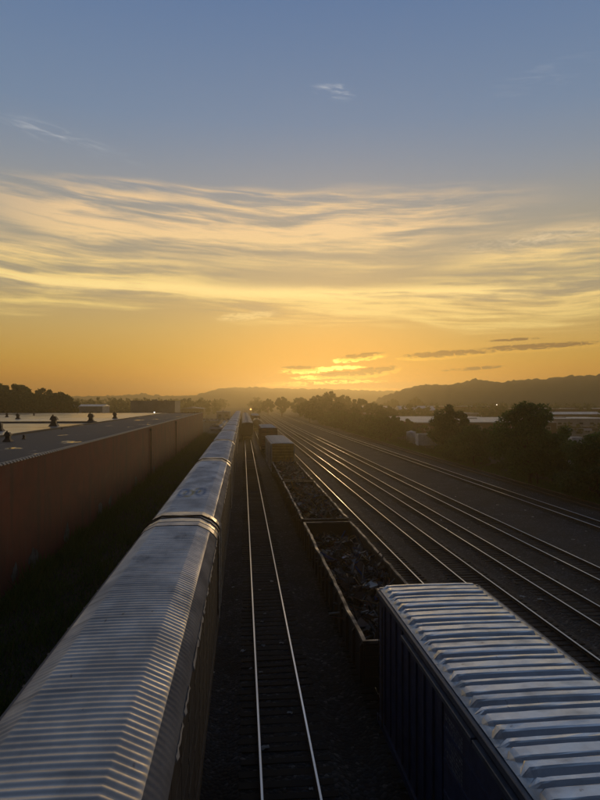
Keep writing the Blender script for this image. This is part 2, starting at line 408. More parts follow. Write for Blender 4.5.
def xg(y):                         # the freight line bears slightly left farther out
    t = min(max((y - 55) / 90.0, 0), 1); return 5.5 - 0.5 * t * t * (3 - 2 * t)
TRACKS = [(-2.65, 'rail line under the long autorack train', 0), (1.25, 'empty track with two bright rails beside the autorack train', 1),
          (None, 'track carrying the scrap gondolas and boxcars', 0), (9.35, 'track next to the scrap gondolas on their open side', 1),
          (13.3, 'second open track out from the scrap gondolas', 1), (17.0, 'third open track out from the scrap gondolas', 1),
          (21.15, 'fourth open track out from the scrap gondolas', 1), (29.7, 'open track beyond the wide gravel strip', 2),
          (34.6, 'rusty dark track along the foot of the bushes', 3)]
def tx(i, y): return TRACKS[i][0] if TRACKS[i][0] is not None else xg(y)

# ballast bed: crowned under each track
def ballast():
    xs = []
    for i, (x, _, _) in enumerate(TRACKS):
        x = 5.4 if x is None else x
        xs += [(x - 1.75, -0.36), (x - 1.35, -0.2), (x + 1.35, -0.2), (x + 1.75, -0.36)]
    xs = [(-5.4, -0.40)] + xs + [(36.9, -0.40)]
    ys = list(range(-60, 120, 6)) + list(range(120, 900, 30))
    rng = np.random.default_rng(3); V = []; Fc = []
    for y in ys:
        for x, z in xs: V.append((x, y, z + rng.normal(0, 0.012)))
    n = len(xs)
    for a in range(len(ys) - 1):
        for b in range(n - 1): Fc.append((a*n+b, a*n+b+1, (a+1)*n+b+1, (a+1)*n+b))
    mb = MB(); mb.v = V; mb.f = Fc; mb.mi = [0]*len(Fc)
    return structure(mb.obj('ballast_bed', M['ballast'], smooth_=True))
ballast()

# tracks
RAILP = [(-0.065, -0.16), (-0.065, -0.14), (-0.012, -0.125), (-0.012, -0.045), (-0.036, -0.035), (-0.036, -0.006), (-0.028, 0.0),
         (0.028, 0.0), (0.036, -0.006), (0.036, -0.035), (0.012, -0.045), (0.012, -0.125), (0.065, -0.14), (0.065, -0.16)]
def rail_mesh(off, ys, xf):
    mb = MB(); n = len(RAILP)
    V = [(xf(y) + off + a, y, b) for y in ys for a, b in RAILP]
    for i in range(len(ys) - 1):
        for k in range(n - 1):
            mb.f.append((i*n+k, i*n+k+1, (i+1)*n+k+1, (i+1)*n+k)); mb.mi.append(1 if 4 <= k <= 8 else 0)
    mb.v = V
    return mb
tie_me = []
for k in range(4):
    mb = MB(); w = 0.11 + 0.012*k; mb.box(-1.28 - 0.03*k, 1.29 - 0.02*k, -w, w, -0.26, -0.161 - 0.006*k)
    tie_me.append(mb.mesh('sleeper', M['tie']))
rt = random.Random(11)
for i, (x0, lab, shine) in enumerate(TRACKS):
    t = empty('railway_track', lab, 'railway track')
    ys = [-40, 55, 65, 75, 85, 95, 105, 115, 125, 135, 145, 900] if x0 is None else [-40, 60, 200, 900]
    for s in (-0.755, 0.755):
        rail_mesh(s, ys, lambda y: tx(i, y)).obj('rail', [M['rail_side'], M['rail_top'] if shine in (0, 1) else (M['rail_top'] if shine == 2 else M['rail_dull'])], t)
    y0 = 9 if i < 3 else 14 + 1.7 * (i - 3)
    if i >= 7: y0 = 42
    y = y0; nn = 0
    far = MB()
    while y < 190:
        rz = rt.gauss(0, 0.012)
        if nn < 33:
            put('sleeper', tie_me[rt.randrange(4)], t, (tx(i, y) + rt.gauss(0, 0.03), y, 0), rz)
        else:
            w = 0.12; xx = tx(i, y) + rt.gauss(0, 0.04)
            far.box(xx - 1.3, xx + 1.3, y - w, y + w, -0.26, -0.165 - rt.random() * 0.02)
        y += 0.53 + rt.gauss(0, 0.02); nn += 1
    stuff(far.obj('sleeper_run', M['tie'], t))

# ------------------------------------------------------------------ shared running gear
def wheel_mesh():
    mb = MB(); n = 20
    prof = [(0.10, -0.07), (0.38, -0.05), (0.43, -0.065), (0.46, -0.06), (0.455, 0.05), (0.49, 0.06), (0.49, 0.085), (0.36, 0.08), (0.10, 0.09)]
    mb.lathe(prof, n); me = mb.mesh('wheel', M['wheel']); me.transform(Matrix.Rotation(R(90), 4, 'Y')); return me
WHEEL = wheel_mesh()
def bogie_mesh():
    mb = MB()
    for s in (-1, 1):
        x = 0.98 * s
        mb.prism([(-1.25, 0.62), (-1.15, 0.72), (-0.35, 0.86), (0.35, 0.86), (1.15, 0.72), (1.25, 0.62), (1.25, 0.38), (0.95, 0.38), (0.55, 0.26), (-0.55, 0.26), (-0.95, 0.38), (-1.25, 0.38)],
                 x - 0.09, x + 0.09, axis='x')
        for yy in (-0.88, 0.88): mb.lathe([(0.12, -0.1), (0.12, 0.1)], 10, (0, 0, 0)) if False else None
    mb.box(-0.95, 0.95, -0.22, 0.22, 0.42, 0.72)
    for yy in (-0.88, 0.88): mb.tube([(-1.0, yy, 0.49), (1.0, yy, 0.49)], 0.08, 8)
    return mb.mesh('bogie', M['dark_steel'])
BOGIE = bogie_mesh()
def gear(car, ys, wheels=True):
    for y in ys:
        b = put('bogie', BOGIE, car, (0, y, 0))
        if wheels:
            for s in (-1, 1):
                for yy in (-0.88, 0.88):
                    w = put('wheel', WHEEL, b, (0.755 * s, yy, 0.49)); w.rotation_euler = (0, 0, 0 if s < 0 else math.pi)
def coupler(car, y, s):
    mb = MB(); mb.box(-0.14, 0.14, -0.9, 0.0, 0.72, 0.98); mb.box(-0.2, 0.16, 0.0, 0.26, 0.70, 1.0)
    o = mb.obj('coupler', M['dark_steel'], car); o.location = (0, y, 0)
    if s < 0: o.rotation_euler = (0, 0, math.pi)

# ------------------------------------------------------------------ autoracks
PITCH = 26.6; TOP = 5.22
ROOFP = [(-1.60, 4.60), (-1.56, 4.70), (-1.46, 4.84), (-1.32, 4.96), (-1.28, 5.00), (-1.22, 5.035), (-0.87, 5.205), (-0.83, TOP), (-0.70, TOP + 0.004), (-0.35, TOP + 0.012), (0, TOP + 0.014)]
ROOFP = ROOFP + [(-a, b) for a, b in ROOFP[-2::-1]]
def roof_normals():
    n = []
    for i, (a, b) in enumerate(ROOFP):
        p = ROOFP[max(i-1, 0)]; q = ROOFP[min(i+1, len(ROOFP)-1)]
        d = Vector((q[0]-p[0], q[1]-p[1])).normalized(); n.append((-d.y, d.x))
    return n
RN = roof_normals()
def ribbed_roof(L0, L1, pitch=0.183, per=8, seed=0):
    n = int((L1 - L0) / pitch); rows = []; rng = random.Random(seed)
    xs = len(ROOFP); V = []; Fc = []
    dent = [(rng.uniform(L0, L1), rng.uniform(-0.8, 0.8), rng.uniform(0.2, 0.5), rng.uniform(0.005, 0.014)) for _ in range(26)]
    amp = {0: .0, 1: .003, 2: .004, 3: .006, 4: .015}
    for r in range(n * per + 1):
        y = L0 + (L1 - L0) * r / (n * per)
        ph = (r % per) / per
        s = -math.cos(math.pi * ph / 0.5) if ph < 0.5 else math.cos(math.pi * (ph - 0.5) / 0.5)      # steep near side, long far side
        for i, (a, b) in enumerate(ROOFP):
            k = amp.get(min(i, xs-1-i), 0.019)
            d = k * (0.5 + 0.5*s) * (1 + 0.12*math.sin(r//per*1.7)) - k * 0.5
            for (dy_, dx_, dr, dd) in dent:
                q = ((y-dy_)**2 + (a-dx_)**2) / (dr*dr)
                if q < 4: d -= dd * math.exp(-q)
            V.append((a + RN[i][0]*d, y, b + RN[i][1]*d))
    for r in range(n * per):
        for i in range(xs - 1): Fc.append((r*xs+i, r*xs+i+1, (r+1)*xs+i+1, (r+1)*xs+i))
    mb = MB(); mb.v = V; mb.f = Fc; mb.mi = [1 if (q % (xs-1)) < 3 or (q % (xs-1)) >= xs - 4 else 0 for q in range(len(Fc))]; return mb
def strip_roof(y0f, y1f, dz=0.0, thick=0.03):
    """smooth plate following the roof profile between two end curves y(x)"""
    xs = len(ROOFP); V = []; Fc = []
    for lay in (0, -thick):
        for yf in (y0f, y1f):
            for i, (a, b) in enumerate(ROOFP):
                V.append((a + RN[i][0]*(dz+lay), yf(a), b + RN[i][1]*(dz+lay)))
    for i in range(xs - 1):
        Fc += [(i, i+1, xs+i+1, xs+i), (2*xs+i, 3*xs+i, 3*xs+i+1, 2*xs+i+1), (i, 2*xs+i, 2*xs+i+1, i+1), (xs+i, xs+i+1, 3*xs+i+1, 3*xs+i)]
    mb = MB(); mb.v = V; mb.f = Fc; mb.mi = [0]*len(Fc); return mb
def roof_mark_mat():
    """galvanised roof with faded blue and yellow painted letters"""
    m = M['rack_roof'].copy(); m.name = 'rack_roof_painted'; E.tree = m.node_tree; t = m.node_tree; p = t.nodes['Principled BSDF']
    tcn = t.nodes.new('ShaderNodeTexCoord'); s = t.nodes.new('ShaderNodeSeparateXYZ'); t.links.new(tcn.outputs['Object'], s.inputs[0])
    x, y = E(s.outputs[0]), E(s.outputs[1])
    def ring(cx, cy, rx, ry, w):
        q = E.m('SQRT', ((x-cx)*(x-cx))*(1/rx**2) + ((y-cy)*(y-cy))*(1/ry**2)); return gauss(q, 0.75, w)
    nz = noise(E(tcn.outputs['Object']), 3.0, 4)
    bl = (ring(-0.60, 6.7, 0.34, 1.5, 0.3) + ring(0.33, 6.9, 0.30, 1.6, 0.3)).clamp()
    ye = (ring(-0.30, 6.4, 0.30, 1.3, 0.26) + ring(0.12, 7.3, 0.20, 1.1, 0.3)).clamp()
    old = p.inputs['Base Color'].links[0].from_socket
    c = cmix(ye * smooth(0.3, 0.5, nz) * 0.9, E(old), (0.55, 0.42, 0.12, 1))
    c = cmix(bl * smooth(0.3, 0.5, nz) * 0.9, c, (0.16, 0.27, 0.42, 1))
    t.links.new(c.s, p.inputs['Base Color'])
    mt = (1.0 - (ye + bl).clamp() * 0.6) * 0.75
    t.links.new(mt.s, p.inputs['Metallic'])
    return m
L = PITCH - 0.9                     # car body length, bowed ends excluded
def autorack_meshes():
    d = {}
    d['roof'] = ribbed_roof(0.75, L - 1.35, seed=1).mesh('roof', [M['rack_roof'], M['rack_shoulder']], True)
    d['roof2'] = d['roof'].copy(); d['roof2'].materials[0] = roof_mark_mat()
    bow = lambda a: 0.30 * (1 - min(abs(a) / 1.6, 1.0))
    d['cap0'] = strip_roof(lambda a: -bow(a), lambda a: 0.75, 0.012).mesh('end_cap', M['rack_cap'])
    d['cap1'] = strip_roof(lambda a: L - 0.55, lambda a: L + bow(a), 0.014).mesh('end_cap', M['rack_cap'])
    d['panel1'] = strip_roof(lambda a: L - 1.35, lambda a: L - 0.55, 0.0).mesh('end_roof_sheet', M['rack_roof'])
    d['seam'] = strip_roof(lambda a: L - 1.39, lambda a: L - 1.33, 0.022, 0.03).mesh('roof_seam', M['dark_steel'])
    d['rim0'] = strip_roof(lambda a: -bow(a) - 0.07, lambda a: -bow(a), 0.05, 0.14).mesh('end_rim', M['dark_steel'])
    d['rim1'] = strip_roof(lambda a: L + bow(a), lambda a: L + bow(a) + 0.07, 0.05, 0.14).mesh('end_rim', M['dark_steel'])
    d['gap0'] = strip_roof(lambda a: -0.9 + bow(a) + 0.09, lambda a: -bow(a) - 0.08, -0.01, 0.05).mesh('gap_plate', M['rack_cap'])
    # side panel: sheet with two rows of slots
    mb = MB(); W = 1.42; z0, z1 = 1.05, 4.56
    rows = [(1.05, 1.35), (1.62, 2.3), (2.42, 2.95), (3.12, 3.8), (3.92, 4.56)]
    mb.box(-0.012, 0.010, 0.0, W, z0, z1)
    for a, b in rows: mb.box(0.0105, 0.020, 0.0, W, a, b)
    for z in (1.5, 2.36, 3.04, 3.86): mb.box(-0.03, -0.012, 0, W, z - 0.02, z + 0.02)
    d['side'] = mb.mesh('side_panel', M['rack_side'])
    mb = MB(); mb.box(-0.060, -0.014, -0.05, 0.05, 0.95, 4.64); d['post'] = mb.mesh('side_post', M['rack_side'])
    mb = MB(); mb.box(-1.55, 1.55, 0.3, L - 0.3, 0.95, 1.05); mb.box(-0.25, 0.25, 0.3, L-0.3, 0.62, 0.95)
    for s in (-1, 1): mb.box(s*1.58 - 0.05, s*1.58 + 0.05, 0.05, L-0.05, 0.78, 1.06)
    d['floor'] = mb.mesh('underframe', M['rack_post'])
    mb = MB(); 
    for z in (2.36, 3.86): mb.box(-1.5, 1.5, 0.3, L-0.3, z-0.04, z+0.04)
    d['deck'] = mb.mesh('inner_deck', M['rack_post'])
    mb = MB()
    for sg in (-1, 1):
        for k in range(4):
            a0 = 1.54 * k / 4; a1 = 1.54 * (k+1) / 4 - 0.02
            y0 = -bow(a0) + 0.03; y1 = -bow(a1) + 0.03
            mb.add([(sg*a0, y0, 1.0), (sg*a1, y1, 1.0), (sg*a1, y1, 4.62), (sg*a0, y0, 5.15), (sg*a0, y0+0.05, 1.0), (sg*a1, y1+0.05, 1.0), (sg*a1, y1+0.05, 4.62), (sg*a0, y0+0.05, 5.15)],
                   [(0,1,2,3),(7,6,5,4),(0,4,5,1),(1,5,6,2),(2,6,7,3),(3,7,4,0)])
    d['door'] = mb.mesh('end_door', M['rack_side'])
    mb = MB()
    for s in (-0.2, 0.2): mb.tube([(0, s, 1.1), (0, s, 4.7)], 0.018, 5)
    for k in range(11): mb.tube([(0, -0.2, 1.25 + 0.33*k), (0, 0.2, 1.25 + 0.33*k)], 0.014, 5)
    d['ladder'] = mb.mesh('ladder', M['trim'])
    trims = []
    rr = random.Random(5)
    for k in range(6):
        mb = MB(); ln = rr.uniform(0.5, 2.0); nseg = 7; pv = []
        for j in range(nseg + 1):
            w = rr.uniform(0.0, 0.05) * (1 if rr.random() < 0.7 else 1.7); o_ = rr.uniform(0.0, 0.015); pv.append((ln*j/nseg, w, o_))
        V = []; Fc = []
        for (yy, w, o_) in pv: V += [(o_, yy, 0.05), (o_ + 0.015 + w*0.3, yy, 0.02 - w), (o_, yy, -0.03 - w), (-0.01, yy, 0.0)]
        for j in range(nseg):
            for q in range(4): Fc.append((j*4+q, j*4+(q+1) % 4, (j+1)*4+(q+1) % 4, (j+1)*4+q))
        Fc += [(3, 2, 1, 0), tuple(nseg*4 + q for q in range(4))]
        mb.add(V, Fc); trims.append((ln, mb.mesh('trim_strip', M['trim'])))
    d['trims'] = trims
    return d
AR = autorack_meshes()
rr = random.Random(21)
AR_LABELS = {0: 'silver autorack with tightly ribbed roof standing across the empty track from the blue boxcar',
             1: 'ribbed autorack with faded blue and yellow paint marks on its roof',
             2: 'pale ribbed autorack coupled behind the one with blue and yellow roof marks',
             3: 'pale autorack level with the yellow-ended boxcar across the tracks'}
for k in range(13):
    lab = AR_LABELS.get(k, 'pale autorack in the far stretch of the long train past the yellow-ended boxcar')
    c = empty('autorack_car', lab, 'freight car', (-2.65, PITCH * k - PITCH + 26.3 - 0.05 + 0.9 - 0.42, 0), 0, 'autoracks coupled in one long train')
    put('roof', AR['roof2'] if k == 1 else AR['roof'], c)
    put('end_cap', AR['cap0'], c); put('end_cap', AR['cap1'], c); put('end_roof_sheet', AR['panel1'], c); put('roof_seam', AR['seam'], c)
    put('end_rim', AR['rim0'], c); put('end_rim', AR['rim1'], c); put('gap_plate', AR['gap0'], c)
    put('underframe', AR['floor'], c); put('end_door', AR['door'], c); put('end_door', AR['door'], c, (0, L, 0), math.pi)
    if k < 5:
        put('inner_deck', AR['deck'], c)
        coupler(c, L, 1)
    n = 17; step = (L - 0.2) / n
    if k < 6:
        for s in (-1, 1):
            for j in range(n + 1):
                put('side_post', AR['post'], c, (1.585*s, 0.1 + j*step, 0))
                if j < n: put('side_panel', AR['side'], c, (1.555*s, 0.1 + j*step + 0.05, 0), 0, (s, (step-0.1)/1.42, 1))
    else:
        for s in (-1, 1):
            mb = MB(); mb.box(1.53*s - 0.03, 1.53*s + 0.03, 0.1, L - 0.1, 1.0, 4.6); mb.obj('side_wall', M['rack_side'], c)
    gear(c, (2.6, L - 2.6), k < 4)
    if k < 5:
        put('ladder', AR['ladder'], c, (1.66, L - 0.5, 0)); put('ladder', AR['ladder'], c, (1.66, 0.5, 0))
    y = 0.2
    while y < L - 0.6:
        ln, me = AR['trims'][rr.randrange(6)]
        if y + ln < L and rr.random() < 0.8 and k < 9:
            put('trim_strip', me, c, (1.60, y, 4.60 + rr.uniform(-0.02, 0.02)))
        y += ln + rr.uniform(0.0, 0.9)

# ------------------------------------------------------------------ blue boxcar with rib-pressed roof
def roof_panel_mesh(seed, W=1.5):
    rg = random.Random(seed); P = 1.012
    prof = [(0, 0), (0.06, 0.03), (0.15, 0.095), (0.20, 0.108), (0.34, 0.106), (0.37, 0.09), (0.40, 0.05), (0.42, 0.045), (0.47, 0.085), (0.50, 0.096), (0.73, 0.094), (0.76, 0.076), (0.785, 0.045),
            (0.80, 0.045), (0.85, 0.082), (0.88, 0.095), (0.97, 0.092), (0.995, 0.03), (1.0, 0)]
    xs = [-W, -1.44, -1.38, -1.30, -1.22, -1.1, -0.8, -0.4, 0, 0.4, 0.8, 1.1, 1.22, 1.30, 1.38, 1.44, W]
    V = []; Fc = []
    for (t, h) in prof:
        for x in xs:
            crown = 0.025 * (1 - (x / W)**2)
            tl = (0.20 if t < 0.19 else 0.15) if t < 0.4 or t > 0.8 else 0.12
            k = min(max((W - 0.05 - abs(x)) / tl, 0), 1); k = k*k*(3-2*k)
            j = 0 if t in (0, 1.0) else rg.gauss(0, 0.0025)
            tc = 0.17 if t < 0.415 else (0.61 if t < 0.795 else 0.925)
            y = (t if t in (0, 1.0) else tc + (t - tc) * (0.15 + 0.85 * k)) * P
            if t not in (0, 1.0): y += rg.gauss(0, 0.003)
            V.append((x, y, crown + h * k * 1.05 + j))
    n = len(xs)
    for a in range(len(prof) - 1):
        for b in range(n - 1): Fc.append((a*n+b, a*n+b+1, (a+1)*n+b+1, (a+1)*n+b))
    mb = MB(); mb.v = V; mb.f = Fc; mb.mi = [0]*len(Fc); return mb
def make_boxcar(name, label, y0, length, H, side, end, roof, detail=True, x=None, W=1.5, corr='v'):
    yc = y0; xx = xg(y0 + length/2) if x is None else x
    rz = 0.0 if x is not None else -math.atan((xg(y0+length) - xg(y0)) / length)
    c = empty(name, label, 'freight car', (xx, yc, 0), rz, 'cars on the freight line')
    zr = H - 0.12
    n = max(1, round((length - 0.1) / 1.012)); P = (length - 0.1) / n
    pm = [roof_panel_mesh(s, 1.5).mesh('roof_panel', roof) for s in range(3)]
    for k in range(n):
        put('roof_panel', pm[k % 3], c, (0, 0.05 + k*P, zr), 0, (W/1.5, P/1.012, 1))
    for s in (-1, 1):
        mb = MB(); mb.box(s*(W-0.02) - 0.03, s*(W-0.02) + 0.03, 0.06, length-0.06, 1.05, zr - 0.16)
        # posts or corrugation
        k = 0.35
        while k < length - 0.3:
            if abs(k - length/2) > 1.75: mb.box(s*(W+0.01), s*(W+0.055), k - 0.05, k + 0.05, 1.15, zr - 0.2)
            k += 0.61
        mb.obj('side_wall', side, c)
        mb = MB(); mb.box(s*(W+0.03) - 0.06, s*(W+0.03) + 0.06, 0.0, length, zr - 0.16, zr - 0.02); mb.obj('top_chord', M['blue_edge'] if detail else side, c, bevel=0.012)
        mb = MB(); mb.box(s*(W) - 0.07, s*(W) + 0.07, 0.0, length, 0.86, 1.06); mb.obj('side_sill', side, c)
        mb = MB(); mb.box(s*(W+0.09) - 0.03, s*(W+0.09) + 0.03, length/2 - 1.55, length/2 + 1.55, 1.12, zr - 0.3)
        for q in range(5): mb.box(s*(W+0.12), s*(W+0.145), length/2 - 1.5, length/2 + 1.5, 1.4 + q*0.62, 1.48 + q*0.62)
        d = mb.obj('door', side, c)
        mb = MB(); mb.tube([(s*(W+0.17), length/2 - 1.2, 1.2), (s*(W+0.17), length/2 - 1.2, zr - 0.4)], 0.02, 6); mb.obj('lock_rod', M['dark_steel'], d)
        if detail:
            for (a, b) in ((length*0.2, length*0.5), (length*0.5 + 0.05, length*0.80)):
                mb = MB(); mb.box(s*(W+0.115) - 0.055, s*(W+0.115) + 0.055, a, b, zr - 0.30, zr - 0.19); mb.obj('door_track', M['blue_edge'], c, bevel=0.01)
        for yy in (0.35, length - 0.75):
            mb = MB()
            for o_ in (0, 0.42): mb.tube([(s*(W+0.09), yy+o_, 1.0), (s*(W+0.09), yy+o_, zr - 0.3)], 0.016, 5)
            for q in range(9): mb.tube([(s*(W+0.09), yy, 1.15+q*0.36), (s*(W+0.09), yy+0.42, 1.15+q*0.36)], 0.013, 5)
            mb.obj('ladder', M['dark_steel'], c)
    for yy, sg in ((0.0, 1), (length, -1)):
        mb = MB(); prof = []
        nz = 9
        mb.box(-W + 0.05, W - 0.05, yy, yy + sg*0.06, 1.05, zr - 0.02)
        for q in range(nz):
            z = 1.25 + q * (zr - 1.5) / (nz - 1)
            mb.prism([(yy - sg*0.0, z - 0.13), (yy - sg*0.07, z - 0.05), (yy - sg*0.07, z + 0.05), (yy - sg*0.0, z + 0.13)], -W + 0.12, W - 0.12, axis='x')
        mb.obj('end_wall', end, c)
    mb = MB(); mb.box(-1.4, 1.4, 0.1, length-0.1, 0.9, 1.04); mb.box(-0.3, 0.3, 0.1, length-0.1, 0.6, 0.9); mb.obj('underframe', M['dark_steel'], c)
    gear(c, (2.0, length - 2.0), detail); coupler(c, length, 1); coupler(c, 0, -1)
    return c
bx = make_boxcar('boxcar', 'dark blue boxcar with silver rib-pressed metal roof behind the scrap gondolas', 2.2, 15.2, 4.83, M['blue'], M['blue'], M['box_roof'])
# faded stencilled data block on its side: rows of small dashes
M['stencil'] = mat('stencil_faded', (0.17, 0.19, 0.22), (0.05, 0.065, 0.10), 9.0, 0.7)
mb = MB(); rs = random.Random(3)
for row in range(13):
    z = 4.18 - row * 0.075; y = 8.15
    while y < 9.0 - 0.3*(row % 3 == 2):
        w = rs.uniform(0.03, 0.09); mb.box(-1.6240, -1.6205, y, min(y + w, 9.27), z, z + 0.042); y += w + rs.uniform(0.015, 0.05)
stuff(mb.obj('stencil_lettering', M['stencil'], bx))
for s in (-1, 1):                       # small roof-corner grab and rim pieces
    mb = MB(); mb.box(s*1.53 - 0.05, s*1.53 + 0.05, 15.05, 15.24, 4.55, 4.70); mb.obj('corner_cap', M['blue_edge'], bx, bevel=0.01)
mb = MB(); mb.box(-1.5, 1.5, 15.14, 15.22, 4.60, 4.735); mb.obj('end_cap', M['box_roof'], bx, bevel=0.01)

# ------------------------------------------------------------------ gondolas with scrap
def scrap_pieces(mb, rg, x0, x1, y0, y1, hf, n, smin=0.12, smax=0.75):
    for _ in range(n):
        x = rg.uniform(x0, x1); y = rg.uniform(y0, y1); z = hf(x, y) + rg.uniform(-0.10, 0.10)
        Mx = Matrix.Translation((x, y, z)) @ Matrix.Rotation(rg.uniform(0, 6.28), 4, 'Z') @ Matrix.Rotation(rg.gauss(0, 0.55), 4, 'X') @ Matrix.Rotation(rg.gauss(0, 0.55), 4, 'Y')
        k = rg.random(); s = rg.uniform(smin, smax)
        if k < 0.34:      # bent sheet
            a, b, t = s*0.55, s*0.32, 0.012; u = rg.uniform(-0.25, 0.25) * s; w = rg.uniform(-0.3, 0.3) * s
            vs = [(-a, -b, u), (0, -b, 0), (a, -b, w), (-a, b, u*0.6), (0, b*1.1, 0.02), (a, b, w*1.2)]
            vs = [Mx @ Vector(v) for v in vs] + [Mx @ (Vector(v) - Vector((0, 0, t))) for v in vs]
            mb.add(vs, [(0,1,4,3), (1,2,5,4), (6,9,10,7), (7,10,11,8), (0,6,7,1), (1,7,8,2), (3,4,10,9), (4,5,11,10), (0,3,9,6), (2,8,11,5)])
        elif k < 0.66:    # bar or pipe
            r = rg.uniform(0.015, 0.05); l_ = s * rg.uniform(0.7, 1.6)
            mb.tube([Mx @ Vector((-l_, 0, 0)), Mx @ Vector((0, rg.gauss(0, 0.06), rg.gauss(0, 0.05))), Mx @ Vector((l_, 0, 0))], r, 5)
        elif k < 0.80:    # angle iron
            l_ = s; q = 0.06
            mb.box(-l_, l_, -q, q, -0.01, 0.01, 0, Mx); mb.box(-l_, l_, -q, -q+0.02, 0.01, 0.1, 0, Mx)
        else:             # chunk
            a = s * 0.32
            vs = [Mx @ Vector((sx*a*rg.uniform(0.5, 1.1), sy*a*rg.uniform(0.5, 1.1), sz*a*rg.uniform(0.3, 0.8))) for sz in (-1, 1) for sx, sy in ((-1,-1), (1,-1), (1,1), (-1,1))]
            mb.add(vs, [(0,3,2,1),(4,5,6,7),(0,1,5,4),(1,2,6,5),(2,3,7,6),(3,0,4,7)])
def gondola(y0, y1, label, fill, seed):
    Lg = y1 - y0; H = 2.36; W = 1.53; xm = xg((y0+y1)/2)
    rz = -math.atan((xg(y1) - xg(y0)) / Lg)
    c = empty('gondola_car', label, 'freight car', (xm, y0, 0), rz, 'scrap gondolas on the freight line')
    for s in (-1, 1):
        mb = MB(); mb.box(s*W - 0.02, s*W + 0.02, 0.05, Lg-0.05, 0.85, H - 0.08); mb.obj('side_wall', M['gon'], c)
        n = 14
        rib = MB(); rib.prism([(0, 0.85), (0.10*s, 1.0), (0.10*s, H - 0.25), (0, H - 0.1)], -0.06, 0.06); me = rib.mesh('side_rib', M['gon'])
        for k in range(n + 1): put('side_rib', me, c, (s*(W+0.02), 0.25 + k*(Lg-0.5)/n, 0))
        # rim, dented
        rg = random.Random(seed + s); pts = []; nn = 26
        mb = MB(); V = []; Fc = []
        for k in range(nn + 1):
            yy = Lg * k / nn; o_ = rg.gauss(0, 0.018); zz = H + rg.gauss(0, 0.014)
            V += [(s*W - 0.055 + o_, yy, zz - 0.1), (s*W + 0.075 + o_, yy, zz - 0.1), (s*W + 0.075 + o_, yy, zz), (s*W - 0.055 + o_, yy, zz)]
        for k in range(nn):
            for q in range(4): Fc.append((k*4+q, k*4+(q+1) % 4, k*4+4+(q+1) % 4, k*4+4+q))
        Fc += [(3,2,1,0), tuple(nn*4+q for q in range(4))]
        mb.add(V, Fc); mb.obj('top_rim', M['gon_rim'], c)
    for yy, sg in ((0.0, 1), (Lg, -1)):
        mb = MB(); mb.box(-W + 0.025, W - 0.025, yy + sg*0.05, yy + sg*0.09, 0.85, H - 0.06)
        for q in range(4): mb.box(-W + 0.05, W - 0.05, yy + sg*0.0, yy + sg*0.05, 1.05 + q*0.33, 1.17 + q*0.33)
        mb.obj('end_wall', M['gon'], c)
        mb = MB(); mb.box(-W + 0.06, W - 0.06, min(yy, yy + sg*0.11), max(yy, yy + sg*0.11), H - 0.085, H + 0.004); mb.obj('end_rim', M['gon_rim'], c)
    mb = MB(); mb.box(-W + 0.02, W - 0.02, 0.09, Lg-0.09, 0.86, 0.95); mb.box(-0.3, 0.3, 0.2, Lg-0.2, 0.6, 0.86); mb.obj('floor', M['dark_steel'], c)
    gear(c, (2.2, Lg - 2.2)); coupler(c, Lg, 1); coupler(c, 0, -1)
    # the load
    rg = random.Random(seed)
    hf0 = lambda x, y: fill(y) + 0.22 * math.cos(x / 1.5 * 1.5) - 0.12 + 0.14*math.sin(y*1.3 + x) + 0.1*math.sin(y*0.47 + 2*x + seed)
    V = []; Fc = []; nx, ny = 13, int(Lg / 0.25)
    for j in range(ny + 1):
        for i in range(nx + 1):
            x = -1.48 + 2.96*i/nx; y = 0.15 + (Lg-0.3)*j/ny
            V.append((xm + x, y0 + y, hf0(x, y) - 0.08 + rg.gauss(0, 0.05)))
    for j in range(ny):
        for i in range(nx): Fc.append((j*(nx+1)+i, j*(nx+1)+i+1, (j+1)*(nx+1)+i+1, (j+1)*(nx+1)+i))
    mb = MB(); mb.add(V, Fc)
    base = tuple(mb.v)
    scrap_pieces(mb, rg, xm - 1.25, xm + 1.25, y0 + 0.6, y1 - 0.6, lambda x, y: hf0(x - xm, y - y0), 1500 if seed < 200 else 900)
    o = stuff(mb.obj('scrap_heap', M['scrap']))
    tag(o, {100: 'low heap of dark mixed scrap metal in the gondola coupled to the blue boxcar', 101: 'dark heap of mixed scrap filling the middle gondola', 200: 'dark heap of scrap in the gondola coupled to the yellow-ended boxcar'}[seed], 'scrap heap', 'scrap loads in the gondolas')
    return c, (lambda x, y: hf0(x - xm, y - y0)), xm
G1, h1, xm1 = gondola(19.4, 39.0, 'dark open gondola with worn pale rims coupled between blue boxcar and next gondola', lambda y: 1.86 - 0.62*max(0, (y-12)/8)**1.5 , 100)
G2, h2, xm2 = gondola(40.0, 59.4, 'dark open gondola filled with scrap, middle one of three', lambda y: 2.02 + 0.08*math.sin(y*0.3), 101)
G3, h3, xm3 = gondola(60.4, 79.0, 'dark open gondola filled with scrap coupled to the yellow-ended boxcar', lambda y: 2.05, 200)
